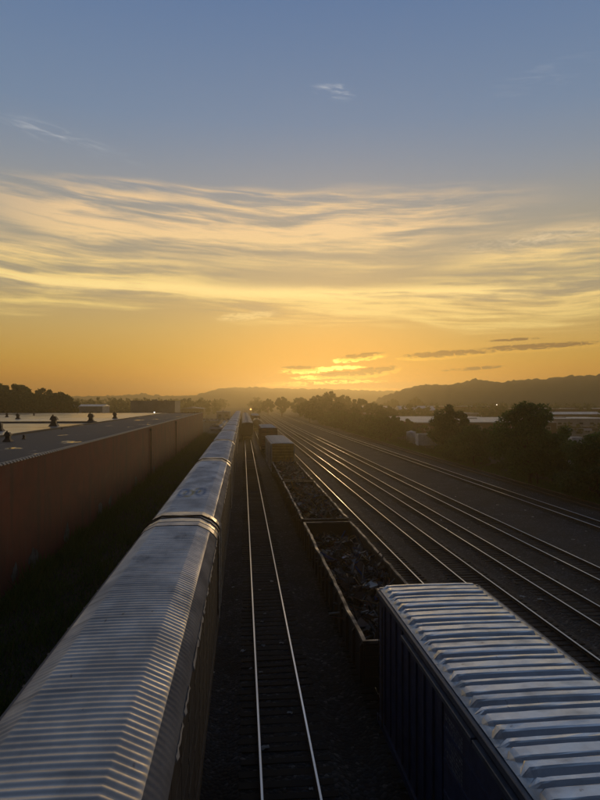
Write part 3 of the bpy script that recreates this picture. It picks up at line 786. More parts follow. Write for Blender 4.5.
# a few large pieces that can be told apart
rs = random.Random(44)
def big_sheet(px, py, hf, w, l, mt, rz, label):
    p = at(px, py, 1.9); z = hf(p.x, p.y) + 0.13; p = at(px, py, z); z = hf(p.x, p.y) + 0.13
    V = []; n = 5; Fc = []
    for lay in (0, -0.02):
        for i in range(n + 1):
            for j in (0, 1): V.append((l*(i/n - 0.5), w*(j - 0.5)*(1 - 0.3*(i % 2)), lay + 0.16*math.sin(i*1.3 + px)*l*0.5 + 0.05*j))
    b = 2*(n+1)
    for i in range(n):
        q = 2*i; Fc += [(q, q+1, q+3, q+2), (b+q, b+q+2, b+q+3, b+q+1), (q, q+2, b+q+2, b+q), (q+1, b+q+1, b+q+3, q+3)]
    Fc += [(0, b, b+1, 1), (b-2, b-1, 2*b-1, 2*b-2)]
    mb = MB(); mb.add(V, Fc); o = mb.obj('scrap_sheet', mt); o.location = (p.x, p.y, z); o.rotation_euler = (rs.gauss(0, 0.25), rs.gauss(0, 0.25), rz)
    tag(o, label, 'scrap metal', 'loose sheets on the scrap loads')
M['s_blue'] = mat('scrap_blue', (0.03, 0.09, 0.32), (0.02, 0.05, 0.16), 3, 0.5)
M['s_pale'] = mat('scrap_pale', (0.42, 0.40, 0.36), (0.22, 0.19, 0.16), 3, 0.5, metal=0.3)
M['s_orange'] = mat('scrap_orange', (0.42, 0.17, 0.04), (0.24, 0.08, 0.03), 3, 0.6)
M['s_tan'] = mat('scrap_tan', (0.20, 0.12, 0.09), (0.12, 0.07, 0.05), 3, 0.6)
big_sheet(343, 560, h1, 0.28, 1.1, M['s_blue'], 0.5, 'bright blue bent sheet on the scrap heap next to the blue boxcar')
big_sheet(359, 551, h1, 0.16, 1.0, M['s_pale'], -0.9, 'pale narrow strip glinting on the low scrap heap')
big_sheet(351, 556, h1, 0.4, 0.8, M['s_orange'], 0.9, 'orange rusted sheet lying beside the bright blue sheet')
big_sheet(355, 593, h1, 0.35, 0.9, M['s_tan'], 1.9, 'tan slab on the scrap close to the blue boxcar end')
big_sheet(328, 505, h2, 0.35, 1.2, M['s_pale'], 0.3, 'pale crumpled sheet on the scrap of the middle gondola')
big_sheet(318, 504.5, h2, 0.18, 2.0, M['s_tan'], 0.1, 'long brown strip on the scrap of the middle gondola')
big_sheet(285, 472, h3, 0.2, 2.0, M['s_pale'], 0.1, 'pale long strip on the scrap behind the yellow-ended boxcar')

# ------------------------------------------------------------------ farther freight cars
make_boxcar('boxcar', 'boxcar with yellow ribbed end, pale sides and white roof after the gondolas', 80.2, 18.5, 4.75, M['pale_side'], M['yellow'], M['white_roof'], False)
make_boxcar('boxcar', 'rust red boxcar with pale roof standing beyond the yellow-ended one', 116, 17.0, 5.3, M['oxide'], M['oxide'], M['white_roof'], False)
make_boxcar('boxcar', 'small brown boxcar with pale roof just past the black tank car', 234, 16, 5.0, M['oxide'], M['oxide'], M['white_roof'], False)
make_boxcar('boxcar', 'farthest pale-roofed boxcar below the orange signal lamp', 251.5, 16, 5.1, M['pale_side'], M['oxide'], M['white_roof'], False)
def tank_car(y0):
    c = empty('tank_car', 'black tank car with round end standing alone beyond the red boxcar', 'freight car', (xg(y0), y0, 0), 0, 'cars on the freight line')
    mb = MB(); n = 24; prof = [(0.0, 0.0), (0.7, 0.08), (1.2, 0.3), (1.45, 0.7), (1.5, 1.1), (1.5, 14.9), (1.45, 15.3), (1.2, 15.7), (0.7, 15.92), (0.0, 16.0)]
    mb.lathe(prof, n); me = mb.mesh('tank_shell', M['tank'], True); me.transform(Matrix.Translation((0, 0, 2.75)) @ Matrix.Rotation(R(-90), 4, 'X')); put('tank_shell', me, c)
    mb = MB(); mb.lathe([(0.5, 0), (0.5, 0.45), (0.35, 0.55)], 14, (0, 8, 4.15)); mb.obj('dome', M['tank'], c)
    mb = MB(); mb.box(-1.35, 1.35, 0.2, 15.8, 0.9, 1.05); mb.box(-1.3, 1.3, 0.2, 1.6, 1.05, 1.6); mb.box(-1.3, 1.3, 14.4, 15.8, 1.05, 1.6); mb.obj('underframe', M['dark_steel'], c)
    mb = MB()
    for s in (-1, 1):
        mb.tube([(s*1.0, 6.5, 4.1), (s*1.0, 6.5, 4.9), (s*1.0, 9.5, 4.9), (s*1.0, 9.5, 4.1)], 0.03, 6)
    mb.obj('handrail', M['dark_steel'], c)
    gear(c, (2, 14))
tank_car(212)
def hopper_car(k, y0):
    c = empty('covered_hopper', 'grey covered hopper standing on the otherwise empty track' if k else 'grey covered hopper, first of the row at the end of the two bright rails', 'freight car', (1.25, y0, 0), 0, 'grey hoppers on the middle track')
    if k == 0:
        P = [(-1.3, 1.3), (-1.52, 1.9), (-1.52, 4.3), (-1.42, 4.62), (-0.5, 4.72), (0.5, 4.72), (1.42, 4.62), (1.52, 4.3), (1.52, 1.9), (1.3, 1.3)]
        mb = MB(); mb.prism(P, 0.9, 16.6); d = mb.obj('body', M['hopper'], c)
        for yy in (0.83, 16.62):
            mb = MB(); mb.prism([(a_*0.97, b_ if b_ < 4.3 else b_ - 0.12) for a_, b_ in P], yy, yy + 0.06); mb.obj('end_panel', M['gon'], c)
        mb = MB()
        for j in range(18):
            for s in (-1, 1): mb.box(s*1.52 - 0.05, s*1.52 + 0.06, 1.1 + j*0.88, 1.2 + j*0.88, 1.9, 4.1)
        mb.obj('side_rib', M['hopper'], c)
        mb = MB(); mb.box(-0.55, 0.55, 1.0, 16.5, 4.74, 4.80); mb.obj('roof_walk', M['white_roof'], c)
        for q in range(4):
            mb = MB(); mb.lathe([(0.42, 0), (0.42, 0.12), (0.3, 0.16)], 12, (0, 3 + q*3.8, 4.8)); mb.obj('hatch', M['white_roof'], c)
        for q in range(3):
            mb = MB(); yb = 3.4 + q*5.3
            V = [(-1.2, yb-2, 1.3), (1.2, yb-2, 1.3), (1.2, yb+2, 1.3), (-1.2, yb+2, 1.3), (-0.4, yb-0.5, 0.45), (0.4, yb-0.5, 0.45), (0.4, yb+0.5, 0.45), (-0.4, yb+0.5, 0.45)]
            mb.add(V, [(0,1,2,3),(7,6,5,4),(0,4,5,1),(1,5,6,2),(2,6,7,3),(3,7,4,0)]); mb.obj('hopper_bay', M['dark_steel'], c)
        mb = MB(); mb.box(-1.35, 1.35, 0.05, 17.45, 0.95, 1.1)
        for yy in (0.1, 17.3): mb.box(-1.3, -1.2, yy, yy+0.1, 1.1, 4.3); mb.box(1.2, 1.3, yy, yy+0.1, 1.1, 4.3)
        mb.obj('underframe', M['dark_steel'], c)
        gear(c, (1.7, 15.8))
    return c
h0 = hopper_car(0, 160.5)
for k in range(1, 8):
    c = copy_tree(h0); c.location = (1.25, 160.5 + 18.4*k, 0); c['label'] = 'grey covered hopper farther along the row on the middle track'

# ------------------------------------------------------------------ warehouse on the left
M['brick'] = mat('warehouse_wall', (0.19, 0.032, 0.018), (0.125, 0.026, 0.016), 0.5, 0.85, bump=0.25, bscale=10)
def stain_wall(m):
    E.tree = m.node_tree; t = m.node_tree; p = t.nodes['Principled BSDF']
    tcn = t.nodes.new('ShaderNodeTexCoord'); sp_ = t.nodes.new('ShaderNodeSeparateXYZ'); t.links.new(tcn.outputs['Object'], sp_.inputs[0])
    y, z = E(sp_.outputs[1]), E(sp_.outputs[2]); c = E(p.inputs['Base Color'].links[0].from_socket)
    c = cmix(smooth(0.50, 0.72, noise(comb(y * 0.9, z * 0.10), 1.0, 5)) * 0.55, c, (0.045, 0.024, 0.018, 1))
    c = cmix(smooth(0.56, 0.70, noise(comb(y * 0.25 + 9.0, z * 0.5), 1.0, 6)) * 0.4, c, (0.17, 0.075, 0.05, 1))
    c = cmix(smooth(0.60, 0.70, noise(comb(y * 2.6, z * 0.22 + 4.0), 1.0, 4)) * 0.35, c, (0.16, 0.10, 0.075, 1))
    t.links.new(c.s, p.inputs['Base Color'])
stain_wall(M['brick'])
M['coping'] = mat('coping', (0.52, 0.47, 0.38), (0.30, 0.26, 0.21), 3, 0.5)
def wet_mat(name, dry, wet, lo, hi, scale, rdry, rwet, stretch):
    m = mat(name, dry, wet, scale, rdry, rwet, lo=lo, hi=hi, stretch=stretch, spec=0.6); return m
M['roof_felt'] = wet_mat('roof_felt_puddled', (0.06, 0.06, 0.062), (0.03, 0.03, 0.032), 0.60, 0.66, 0.34, 0.8, 0.07, (1.0, 0.5, 1))
M['roof_wet'] = wet_mat('roof_flooded', (0.72, 0.70, 0.65), (0.82, 0.80, 0.75), 0.36, 0.7, 0.05, 0.12, 0.30, (1, 1, 1))
M['vent'] = mat('vent_dark', (0.045, 0.04, 0.036), (0.08, 0.06, 0.045), 3, 0.6, metal=0.3)
M['faded_white'] = mat('faded_whitewash', (0.15, 0.15, 0.145), (0.07, 0.05, 0.04), 1.6, 0.9)
wh = empty('warehouse', 'long low red-brown warehouse with flat wet roof beside the autorack train', 'building', (-13, 0, -0.4))
XW = -13.0; RZ = 6.72
def wpart(mb, name, m, **k):
    o = mb.obj(name, m, wh, **k); o.location = (13, 0, 0.4); return o
bay_y0, bay_y1 = -12.0, 198.0
mb = MB(); mb.box(XW - 0.3, XW, bay_y0, bay_y1, -0.6, 6.75); wpart(mb, 'wall', M['brick'])
mb = MB(); mb.box(XW - 0.5, XW - 0.305, bay_y0, bay_y1, -0.6, 6.6); mb.box(-115, XW - 0.31, bay_y1 - 0.25, bay_y1, -0.6, 6.74); mb.box(-115, XW - 0.31, bay_y0, bay_y0 + 0.25, -0.6, 6.74); mb.box(-115, -114.7, bay_y0+0.26, bay_y1-0.26, -0.6, 6.74)
wpart(mb, 'wall_core', M['brick'])
mb = MB(); mb.prism([(XW - 0.5, 6.45), (XW - 0.5, 6.56), (-24.4, 6.62), (-24.4, 6.45)], bay_y0 + 0.3, bay_y1 - 0.3); wpart(mb, 'felt_roof', M['roof_felt'])
mb = MB(); mb.box(-114.6, -24.8, bay_y0 + 0.3, 104.6, 6.45, RZ - 0.06); mb.box(-114.6, -24.8, 105.4, bay_y1 - 0.3, 6.45, RZ - 0.05); wpart(mb, 'flooded_roof', M['roof_wet'])
mb = MB(); mb.box(-24.8, -24.4, bay_y0 + 0.3, bay_y1 - 0.3, 6.45, 6.80); mb.box(-114.6, -24.82, 104.62, 105.38, 6.45, 6.92); wpart(mb, 'roof_kerb', M['roof_felt'])
# coping caps along the eave
cm = MB(); cm.prism([(-0.20, 0), (-0.20, 0.06), (-0.1, 0.12), (0.1, 0.12), (0.20, 0.05), (0.20, 0)], 0.0, 0.30); cme = cm.mesh('coping_cap', M['coping'])
y = 14.0; n = 0; far = MB()
while y < bay_y1 - 0.4:
    if n < 290: put('coping_cap', cme, wh, (13 + XW - 0.12, y, 6.752 + 0.4))
    else: far.box(XW - 0.3, XW + 0.08, y, y + 0.30, 6.752, 6.86)
    y += 0.50; n += 1
stuff(wpart(far, 'coping_run', M['coping']))
# downpipes and faded patches
for yy in (86, 118):
    mb = MB(); mb.tube([(XW + 0.12, yy, -0.3), (XW + 0.12, yy, 6.3), (XW - 0.05, yy, 6.5)], 0.07, 8); mb.box(XW + 0.004, XW + 0.22, yy - 0.16, yy + 0.16, 6.15, 6.5); wpart(mb, 'downpipe', M['dark_steel'])
rp = random.Random(9)
for (px, py, w, h) in ((34, 566, 2.2, 1.7), (15, 575, 1.2, 1.2), (67, 541, 1.5, 1.5), (100, 513, 2.4, 1.7), (136, 487, 2.4, 1.3), (110, 507, 1.5, 1.4), (154, 473, 2.0, 1.2)):
    dxp = math.tan(YAW + math.atan((px - 300)/F)); yy = XW / dxp
    mb = MB(); pts = []; n = 14
    for k in range(n):
        t = 2*math.pi*k/n; pts.append((yy + w/2*math.cos(t)*rp.uniform(0.5, 1.1), 0.30 + h/2*max(-0.9, math.sin(t)*rp.uniform(0.55, 1.2)) + 0.1))
    mb.prism(pts, XW + 0.006, XW + 0.016, axis='x'); o = wpart(mb, 'paint_patch', M['faded_white'])
def vent(px, py, hpx, big=True):
    p = at(px, py, RZ - 0.05); Z = p.y * math.cos(YAW) + p.x*math.sin(YAW); h = 0.82 * hpx * Z / F
    mb = MB()
    r = h * 0.34
    mb.add([(-r*1.25, -r*1.25, 0), (r*1.25, -r*1.25, 0), (r*1.25, r*1.25, 0), (-r*1.25, r*1.25, 0), (-r*0.6, -r*0.6, h*0.34), (r*0.6, -r*0.6, h*0.34), (r*0.6, r*0.6, h*0.34), (-r*0.6, r*0.6, h*0.34)],
           [(0,3,2,1),(4,5,6,7),(0,1,5,4),(1,2,6,5),(2,3,7,6),(3,0,4,7)])
    o = mb.obj('roof_vent', M['vent'], wh); o.location = (p.x + 13, p.y, RZ - 0.10 + 0.4)
    mb = MB(); q = (px * 37 % 10) / 10 - 0.5
    mb.box(-r*0.62, r*0.62, -r*0.6, r*0.6, h*0.34, h*0.62)
    mb.add([(-r*1.0, -r*0.8, h*0.60), (r*(0.95 + q*0.5), -r*0.8, h*0.60), (r*(0.95 + q*0.5), r*0.8, h*0.60), (-r*1.0, r*0.8, h*0.60),
            (-r*(0.7 - q*0.4), -r*0.6, h*0.97), (r*0.5, -r*0.6, h*(0.92 + q*0.12)), (r*0.5, r*0.6, h*(0.92 + q*0.12)), (-r*(0.7 - q*0.4), r*0.6, h*0.97)],
           [(0,3,2,1),(4,5,6,7),(0,1,5,4),(1,2,6,5),(2,3,7,6),(3,0,4,7)])
    mb.box(-r*0.45, -r*0.1, -r*0.2, r*0.2, h*0.9, h*1.1)
    mb.obj('vent_cowl', M['vent'], o)
for (px, py, h) in ((8, 441, 12), (24, 438.5, 5), (54, 426, 13), (91, 422, 11), (115, 418.5, 8), (18, 419, 7), (7, 417, 5), (0, 431, 12), (34, 415.5, 3), (62, 429, 2.4), (130, 418, 1.4)):
    vent(px, py, h)

# ------------------------------------------------------------------ other buildings
M['wall_white'] = mat('wall_white', (0.50, 0.49, 0.47), (0.38, 0.36, 0.33), 0.3, 0.8)
M['wall_grey'] = mat('wall_grey', (0.30, 0.29, 0.28), (0.22, 0.21, 0.20), 0.2, 0.8)
M['wall_brown'] = mat('wall_brown', (0.16, 0.10, 0.06), (0.11, 0.075, 0.05), 0.2, 0.85)
M['metal_roof'] = mat('metal_roof', (0.64, 0.64, 0.63), (0.50, 0.49, 0.47), 0.4, 0.4, 0.55, metal=0.4)
M['glass'] = mat('window_glass', (0.02, 0.022, 0.025), (0.03, 0.03, 0.032), 1, 0.08)
M['red_paint'] = mat('container_red', (0.24, 0.045, 0.03), (0.15, 0.04, 0.028), 1.0, 0.6)
M['white_paint'] = mat('white_paint', (0.80, 0.80, 0.78), (0.62, 0.61, 0.58), 1.0, 0.5)
def building(name, label, x0, x1, y0, y1, h, wall, roof, gable=0.0, rz=0.0, nwin=4, cat='building', parapet=0.0):
    cx, cy = (x0+x1)/2, (y0+y1)/2; w, d = (x1-x0)/2, (y1-y0)/2
    b = empty(name, label, cat, (cx, cy, -0.42), rz)
    mb = MB(); mb.box(-w, w, -d, d, 0, h); mb.obj('wall', wall, b)
    mb = MB()
    if gable:
        mb.prism([(-w - 0.4, h + 0.01), (w + 0.4, h + 0.01), (0, h + gable)], -d - 0.4, d + 0.4) if w < d else mb.prism([(-d - 0.4, h + 0.01), (d + 0.4, h + 0.01), (0, h + gable)], -w - 0.4, w + 0.4, axis='x')
    else:
        mb.box(-w - 0.25, w + 0.25, -d - 0.25, d + 0.25, h + 0.003, h + 0.3)
    r = mb.obj('roof', roof, b)
    if not gable:
        mb = MB(); mb.box(-w*0.2, w*0.05, -1.5, 1.5, h + 0.3, h + 0.9); mb.obj('roof_unit', wall, r)
        mb = MB(); mb.box(w*0.35, w*0.5, -1.0, 1.5, h + 0.3, h + 0.65); mb.obj('roof_unit', roof, r)
    for k in range(nwin):
        x = -w + 2*w*(k + 0.5)/nwin
        mb = MB(); mb.box(x - 0.9, x + 0.9, -d - 0.05, -d - 0.003, h*0.45, h*0.72); f = mb.obj('window', M['wall_white'], b)
        mb = MB(); mb.box(x - 0.75, x + 0.75, -d - 0.07, -d - 0.053, h*0.45 + 0.15, h*0.72 - 0.15); mb.obj('pane', M['glass'], f)
    mb = MB(); mb.box(-w + 0.8, -w + 2.4, -d - 0.06, -d - 0.004, 0.0, min(2.4, h*0.44)); mb.obj('door', M['wall_brown'], b)
    return b
def span(px0, px1, Z):         # lateral range seen between two photo columns at depth Z
    f = lambda p: at(p, HOR + 10, CAMH - 10 * Z / F).x
    return f(px0), f(px1)
a, b = span(133, 176, 300); building('office_block', 'tall grey flat-roofed block behind the flooded warehouse roof', a, b, 300, 325, 11.0, M['wall_grey'], M['wall_grey'], nwin=0)
a, b = span(71, 106, 285); building('storage_hall', 'low white hall between the tall trees and the grey block', a, b, 285, 300, 8.6, M['wall_white'], M['metal_roof'], gable=0.9, nwin=5)
a, b = span(217, 230, 345); building('small_depot', 'small white depot beyond the rows of parked cars', a, b, 345, 354, 5.0, M['wall_white'], M['metal_roof'], nwin=2)
a, b = span(180, 204, 420); building('brown_shed', 'long brown shed far behind the parked cars', a, b, 420, 440, 6.0, M['wall_brown'], M['metal_roof'], gable=1.2, nwin=4)
building('flat_workshop', 'wide flat-roofed workshop with pale roof behind the track-side bushes', 53.5, 98, 180, 255, 4.1, M['wall_brown'], M['metal_roof'], nwin=8)
a, b = span(404, 441, 350); building('gabled_hall', 'grey gabled metal hall behind the wide flat-roofed workshop', a, b, 350, 366, 5.6, M['wall_grey'], M['metal_roof'], gable=2.6, nwin=5)
a, b = span(474, 640, 222); building('long_shed', 'long low pale-roofed shed running behind the big trees', a, b, 222, 246, 3.9, M['wall_white'], M['metal_roof'], nwin=14)
a, b = span(540, 680, 310); building('brown_hall', 'long brown hall with pale roof line at the foot of the wooded hill', a, b, 310, 335, 6.8, M['wall_brown'], M['metal_roof'], nwin=10)
a, b = span(440, 500, 380); building('distant_mill', 'brown distant hall left of the lit lamp post', a, b, 380, 400, 7.6, M['wall_brown'], M['metal_roof'], nwin=6)
a, b = span(362, 396, 430); building('distant_store', 'low grey store with light roof in the haze', a, b, 430, 446, 6.0, M['wall_grey'], M['metal_roof'], gable=1.6, nwin=4)
a, b = span(346, 356, 420); building('white_cottage', 'small white house glimmering in the golden haze among trees', a, b, 420, 428, 5.6, M['wall_white'], M['metal_roof'], gable=2.0, nwin=2)
a, b = span(300, 322, 500); building('pale_depot', 'long pale-roofed depot low in the golden haze below the sunset', a, b, 500, 520, 6.4, M['wall_grey'], M['metal_roof'], nwin=5)
a, b = span(372, 402, 300); building('tin_store', 'low tin-roofed store at the far edge of the flat workshop', a, b, 300, 318, 4.6, M['wall_brown'], M['metal_roof'], gable=1.2, nwin=4)
a, b = span(452, 490, 285); building('white_store', 'low white store behind the dark tree and the white container', a, b, 285, 300, 4.8, M['wall_white'], M['metal_roof'], nwin=5)
a, b = span(566, 640, 262); building('tin_shed', 'tin-roofed shed between the long pale shed and the brown hall', a, b, 262, 280, 5.0, M['wall_brown'], M['metal_roof'], gable=1.0, nwin=6)
def container(label, px, py, wpx, hm, m, rz):
    p = at(px, py, -0.42); w = wpx * p.y / F / 2
    c = empty('shipping_container', label, 'container', (p.x, p.y, -0.42), rz)
    mb = MB(); mb.box(-w, w, 0, 2.4, 0.1, hm); mb.obj('box', m, c)
    rib = MB(); n = int(2*w/0.3)
    for k in range(n): rib.box(-w + 0.15 + k*0.3 - 0.06, -w + 0.15 + k*0.3 + 0.06, -0.04, 0.0, 0.25, hm - 0.15)
    rib.obj('corrugation', m, c)
    for s in (-1, 1):
        mb = MB(); mb.box(s*w - 0.07, s*w + 0.07, -0.06, 0.1, 0, hm + 0.02); mb.obj('corner_post', m, c)
    mb = MB(); mb.box(-w, w, -0.05, 0.05, hm + 0.004, hm + 0.06); mb.obj('top_rail', m, c)
container('tall red container beside the white tank at the workshop', 427, 436, 14, 3.9, M['red_paint'], 0.1)
container('white container standing among bushes next to the white tank', 427, 446, 18, 2.9, M['white_paint'], 0.05)
container('red container between the two big trees', 494, 439, 14, 3.0, M['red_paint'], -0.1)
p = at(411, 441, -0.42)
t = empty('storage_tank', 'white upright tank with pale conical lid among the bushes', 'tank', (p.x, p.y, -0.42))
mb = MB(); mb.lathe([(1.25, 0), (1.25, 2.4)], 20); mb.obj('shell', M['white_paint'], t, True)
mb = MB(); mb.lathe([(1.32, 2.402), (1.3, 2.48), (0.3, 2.75), (0.3, 2.9)], 20); mb.obj('lid', M['metal_roof'], t)
mb = MB(); [mb.tube([(x, -1.3, 0), (x, -1.3, 2.7)], 0.02, 5) for x in (-0.2, 0.2)]; [mb.tube([(-0.2, -1.3, 0.3*k), (0.2, -1.3, 0.3*k)], 0.015, 5) for k in range(1, 9)]; mb.obj('ladder', M['white_paint'], t)
p = at(573, 467, -0.42)
t = empty('covered_dome', 'white rounded tarpaulin cover sitting among the bushes', 'cover', (p.x, p.y, -0.42))
mb = MB(); V = []
rg = random.Random(2); n = 18
prof = [(1.25, 0.0), (1.32, 0.5), (1.28, 1.0), (1.05, 1.5), (0.65, 1.85), (0.2, 2.0)]
mb.lathe(prof, n); mb.v = [(x*(1 + 0.06*math.sin(7*math.atan2(y_, x))), y_*(1 + 0.06*math.sin(7*math.atan2(y_, x))), z) for x, y_, z in mb.v]
mb.obj('tarpaulin', M['white_paint'], t, True)
mb = MB(); mb.tube([(1.36*math.cos(k*0.35), 1.36*math.sin(k*0.35), 0.55) for k in range(19)], 0.03, 6); mb.obj('rope', M['dark_steel'], t)
p = at(575, 445.5, -0.42)
t = empty('box_trailer', 'small white box trailer above the white tarpaulin cover', 'trailer', (p.x, p.y, -0.42))
mb = MB(); mb.box(-1.3, 1.3, -0.9, 0.9, 0.5, 2.1); mb.obj('box', M['white_paint'], t, bevel=0.05)
for s in (-1, 1):
    w = put('wheel', WHEEL, t, (0.95*s, 0, 0.36), math.pi if s > 0 else 0, (0.7, 0.7, 0.7))
mb = MB(); mb.tube([(-1.3, 0, 0.55), (-2.3, 0, 0.5)], 0.04, 6); mb.obj('drawbar', M['dark_steel'], t)

# parked cars
CARC = [('white', (0.8, 0.8, 0.8)), ('silver', (0.38, 0.38, 0.4)), ('dark', (0.04, 0.04, 0.045)), ('red', (0.25, 0.03, 0.02))]
car_me = {}
mb = MB(); mb.prism([(-2.15, 0.35), (2.15, 0.35), (2.2, 0.7), (1.9, 0.86), (0.95, 0.95), (-1.6, 0.97), (-2.2, 0.85)], -0.86, 0.86, axis='x')
bod = mb
for nme, c_ in CARC:
    car_me[nme] = bod.mesh('body', mat('car_' + nme, c_, tuple(v*0.85 for v in c_), 1, 0.25))
mb = MB(); mb.add([(-0.8, -1.5, 0.96), (0.8, -1.5, 0.96), (0.8, 1.0, 0.95), (-0.8, 1.0, 0.95), (-0.62, -0.95, 1.42), (0.62, -0.95, 1.42), (0.62, 0.35, 1.44), (-0.62, 0.35, 1.44)],
       [(0,1,5,4),(1,2,6,5),(2,3,7,6),(3,0,4,7),(4,5,6,7)]); cab = mb.mesh('cabin_glass', M['glass'])
mb = MB(); mb.box(-0.64, 0.64, -0.98, 0.38, 1.445, 1.49)
car_roof = {n_: (lambda m_: (mb.mesh('cabin_roof', m_)))(car_me[n_].materials[0]) for n_, _ in CARC}
def car(kind, x, y, rz, label, group):
    c = empty('parked_car', label, 'car', (x, y, -0.42), rz, group); c.scale = (1.12, 1.15, 1.4)
    put('body', car_me[kind], c); put('cabin_glass', cab, c); put('cabin_roof', car_roof[kind], c)
    for s in (-1, 1):
        for yy in (-1.35, 1.35): put('wheel', WHEEL, c, (0.80*s, yy, 0.33), math.pi if s > 0 else 0, (0.7, 0.66, 0.66))
rc = random.Random(8)
for k in range(7):
    kind = ('white', 'silver', 'white', 'white', 'silver', 'white', 'white')[k]
    car(kind, -20.6 + 2.15*k, 318, rc.gauss(0, 0.04), kind + ' car in the row parked across the end of the warehouse', 'cars parked past the warehouse')
for k in range(9):
    kind = ('white', 'silver', 'dark', 'white', 'silver', 'white', 'white', 'dark', 'silver')[k]
    car(kind, -9.8 + rc.gauss(0, 0.2), 226 + 8.5*k, R(70) + rc.gauss(0, 0.05), kind + ' car in the line parked alongside the far autoracks', 'cars parked past the warehouse')
for k, (px, kind) in enumerate(((574, 'silver'), (584, 'white'), (591, 'dark'))):
    p = at(px, 432, -0.42); car(kind, p.x, p.y, R(60), kind + ' car standing before the long low pale-roofed shed', 'cars at the pale shed')

# lamps that are lit in the photograph
def lamp(label, x, y, h, col, s, r=0.28, name='lamp_post'):
    o = empty(name, label, 'lamp', (x, y, -0.42))
    mb = MB(); mb.tube([(0, 0, 0), (0, 0, h - 0.1)], [0.11, 0.06], 8); mb.obj('pole', M['dark_steel'], o)
    mb = MB(); mb.box(-0.35, 0.35, 0.06, 0.3, h - 0.1, h + 0.45); mb.obj('housing', M['dark_steel'], o)
    mb = MB(); mb.lathe([(r*0.5, -r), (r, -r*0.3), (r, r*0.3), (r*0.5, r)], 14, (0, -0.1, h + 0.18)); mb.obj('lens', emit('lit_' + name, col, s), o, True)
Z = 300; a, _ = span(250.7, 252, Z); lamp('glowing orange signal lamp at the end of the freight line', a, Z, 6.8, (1.0, 0.42, 0.10), 3.0, 0.42, 'signal_lamp')
a, _ = span(506, 508, 262); lamp('lit white yard lamp in front of the distant brown hall', a, 262, 9.2, (1.0, 0.86, 0.66), 2.6, 0.22)
a, _ = span(156, 158, 202); lamp('lit white floodlight at the far end of the warehouse roof', a, 202, 7.0, (1.0, 0.93, 0.8), 5.0, 0.18, 'floodlight')

# ------------------------------------------------------------------ vegetation
M['leaf'] = island_mat('leaf_green', [(0, (0.04, 0.09, 0.018)), (0.5, (0.068, 0.15, 0.028)), (0.85, (0.09, 0.18, 0.036)), (1, (0.12, 0.16, 0.05))], 0.6, 0.0, 0.55)
M['leaf_dark'] = island_mat('leaf_dark', [(0, (0.032, 0.072, 0.016)), (0.6, (0.056, 0.115, 0.025)), (1, (0.085, 0.13, 0.036))], 0.65, 0.0, 0.5)
M['bark'] = mat('bark', (0.05, 0.036, 0.026), (0.03, 0.022, 0.017), 6, 0.95, bump=0.4)
M['grass'] = island_mat('grass_blades', [(0, (0.045, 0.10, 0.018)), (0.6, (0.075, 0.16, 0.028)), (1, (0.12, 0.16, 0.04))], 0.8, 0.0, 0.3)
def leaves(rng, centres, radii, per, size):
    """diamond leaves spread through clumps; returns verts, quads"""
    n = len(centres); c = np.repeat(np.asarray(centres), per, 0); r = np.repeat(np.asarray(radii), per)
    d = rng.normal(size=(n*per, 3)); d /= np.linalg.norm(d, axis=1)[:, None]
    rad = r * rng.uniform(0, 1, n*per) ** 0.45
    p = c + d * rad[:, None] * np.array([1, 1, 0.8])
    a = rng.normal(size=(n*per, 3)); a /= np.linalg.norm(a, axis=1)[:, None]
    b = np.cross(a, rng.normal(size=(n*per, 3))); b /= np.linalg.norm(b, axis=1)[:, None]
    s = (size * rng.uniform(0.6, 1.4, n*per))[:, None]
    V = np.stack([p - a*s, p + b*s*0.55, p + a*s, p - b*s*0.55], 1).reshape(-1, 3)
    return V, np.arange(len(V)).reshape(-1, 4)
def crown_points(rng, w, h, z0, n, shape=1.0):
    C = []; Rr = []
    while len(C) < n:
        u = rng.uniform(-1, 1, 3); q = np.linalg.norm(u)
        if q > 1 or q < 0.25: continue
        zz = (u[2] + 1) / 2
        k = 1.0 - 0.35 * max(0, zz - 0.55) / 0.45 * shape
        C.append((u[0]*w*k, u[1]*w*k, z0 + zz*h)); Rr.append(rng.uniform(0.14, 0.30) * w)
    return C, Rr
def tree_meshes(seed, w, H, clumps, per, size, leafm, trunk_r=0.22, bare=0.22):
    rng = np.random.default_rng(seed); rg = random.Random(seed)
    C, Rr = crown_points(rng, w, H*(1-bare)*0.93, H*bare, clumps)
    V, Q = leaves(rng, C, Rr, per, size)
    mb = MB(); top = (rg.gauss(0, 0.2), rg.gauss(0, 0.2), H*0.72)
    mb.tube([(0, 0, 0), (rg.gauss(0, .08), rg.gauss(0, .08), H*0.2), (rg.gauss(0, .15), rg.gauss(0, .15), H*0.45), top], [trunk_r, trunk_r*0.8, trunk_r*0.5, trunk_r*0.15], 8)
    for c in C[:max(8, clumps//4)]:
        zb = H * rg.uniform(0.15, 0.5); m = (c[0]*0.45, c[1]*0.45, zb + (c[2]-zb)*0.6)
        mb.tube([(0, 0, zb), m, c], [trunk_r*0.4, trunk_r*0.25, 0.02], 5)
    return np_mesh('crown', V, Q, leafm), mb.mesh('trunk', M['bark'])
def plant(name, label, cat, meshes, x, y, s=1.0, rz=0.0, group=None, sz=1.0):
    t = empty(name, label, cat, (x, y, -0.45), rz, group)
    put('trunk', meshes[1], t, (0, 0, 0), 0, (s, s, s*sz)); put('crown', meshes[0], t, (0, 0, 0), 0, (s, s, s*sz))
    return t
T1 = tree_meshes(1, 4.4, 10.0, 60, 260, 0.20, M['leaf_dark'])
T2 = tree_meshes(2, 4.8, 10.5, 70, 300, 0.18, M['leaf'])
T3 = tree_meshes(3, 4.2, 8.5, 60, 300, 0.16, M['leaf'])
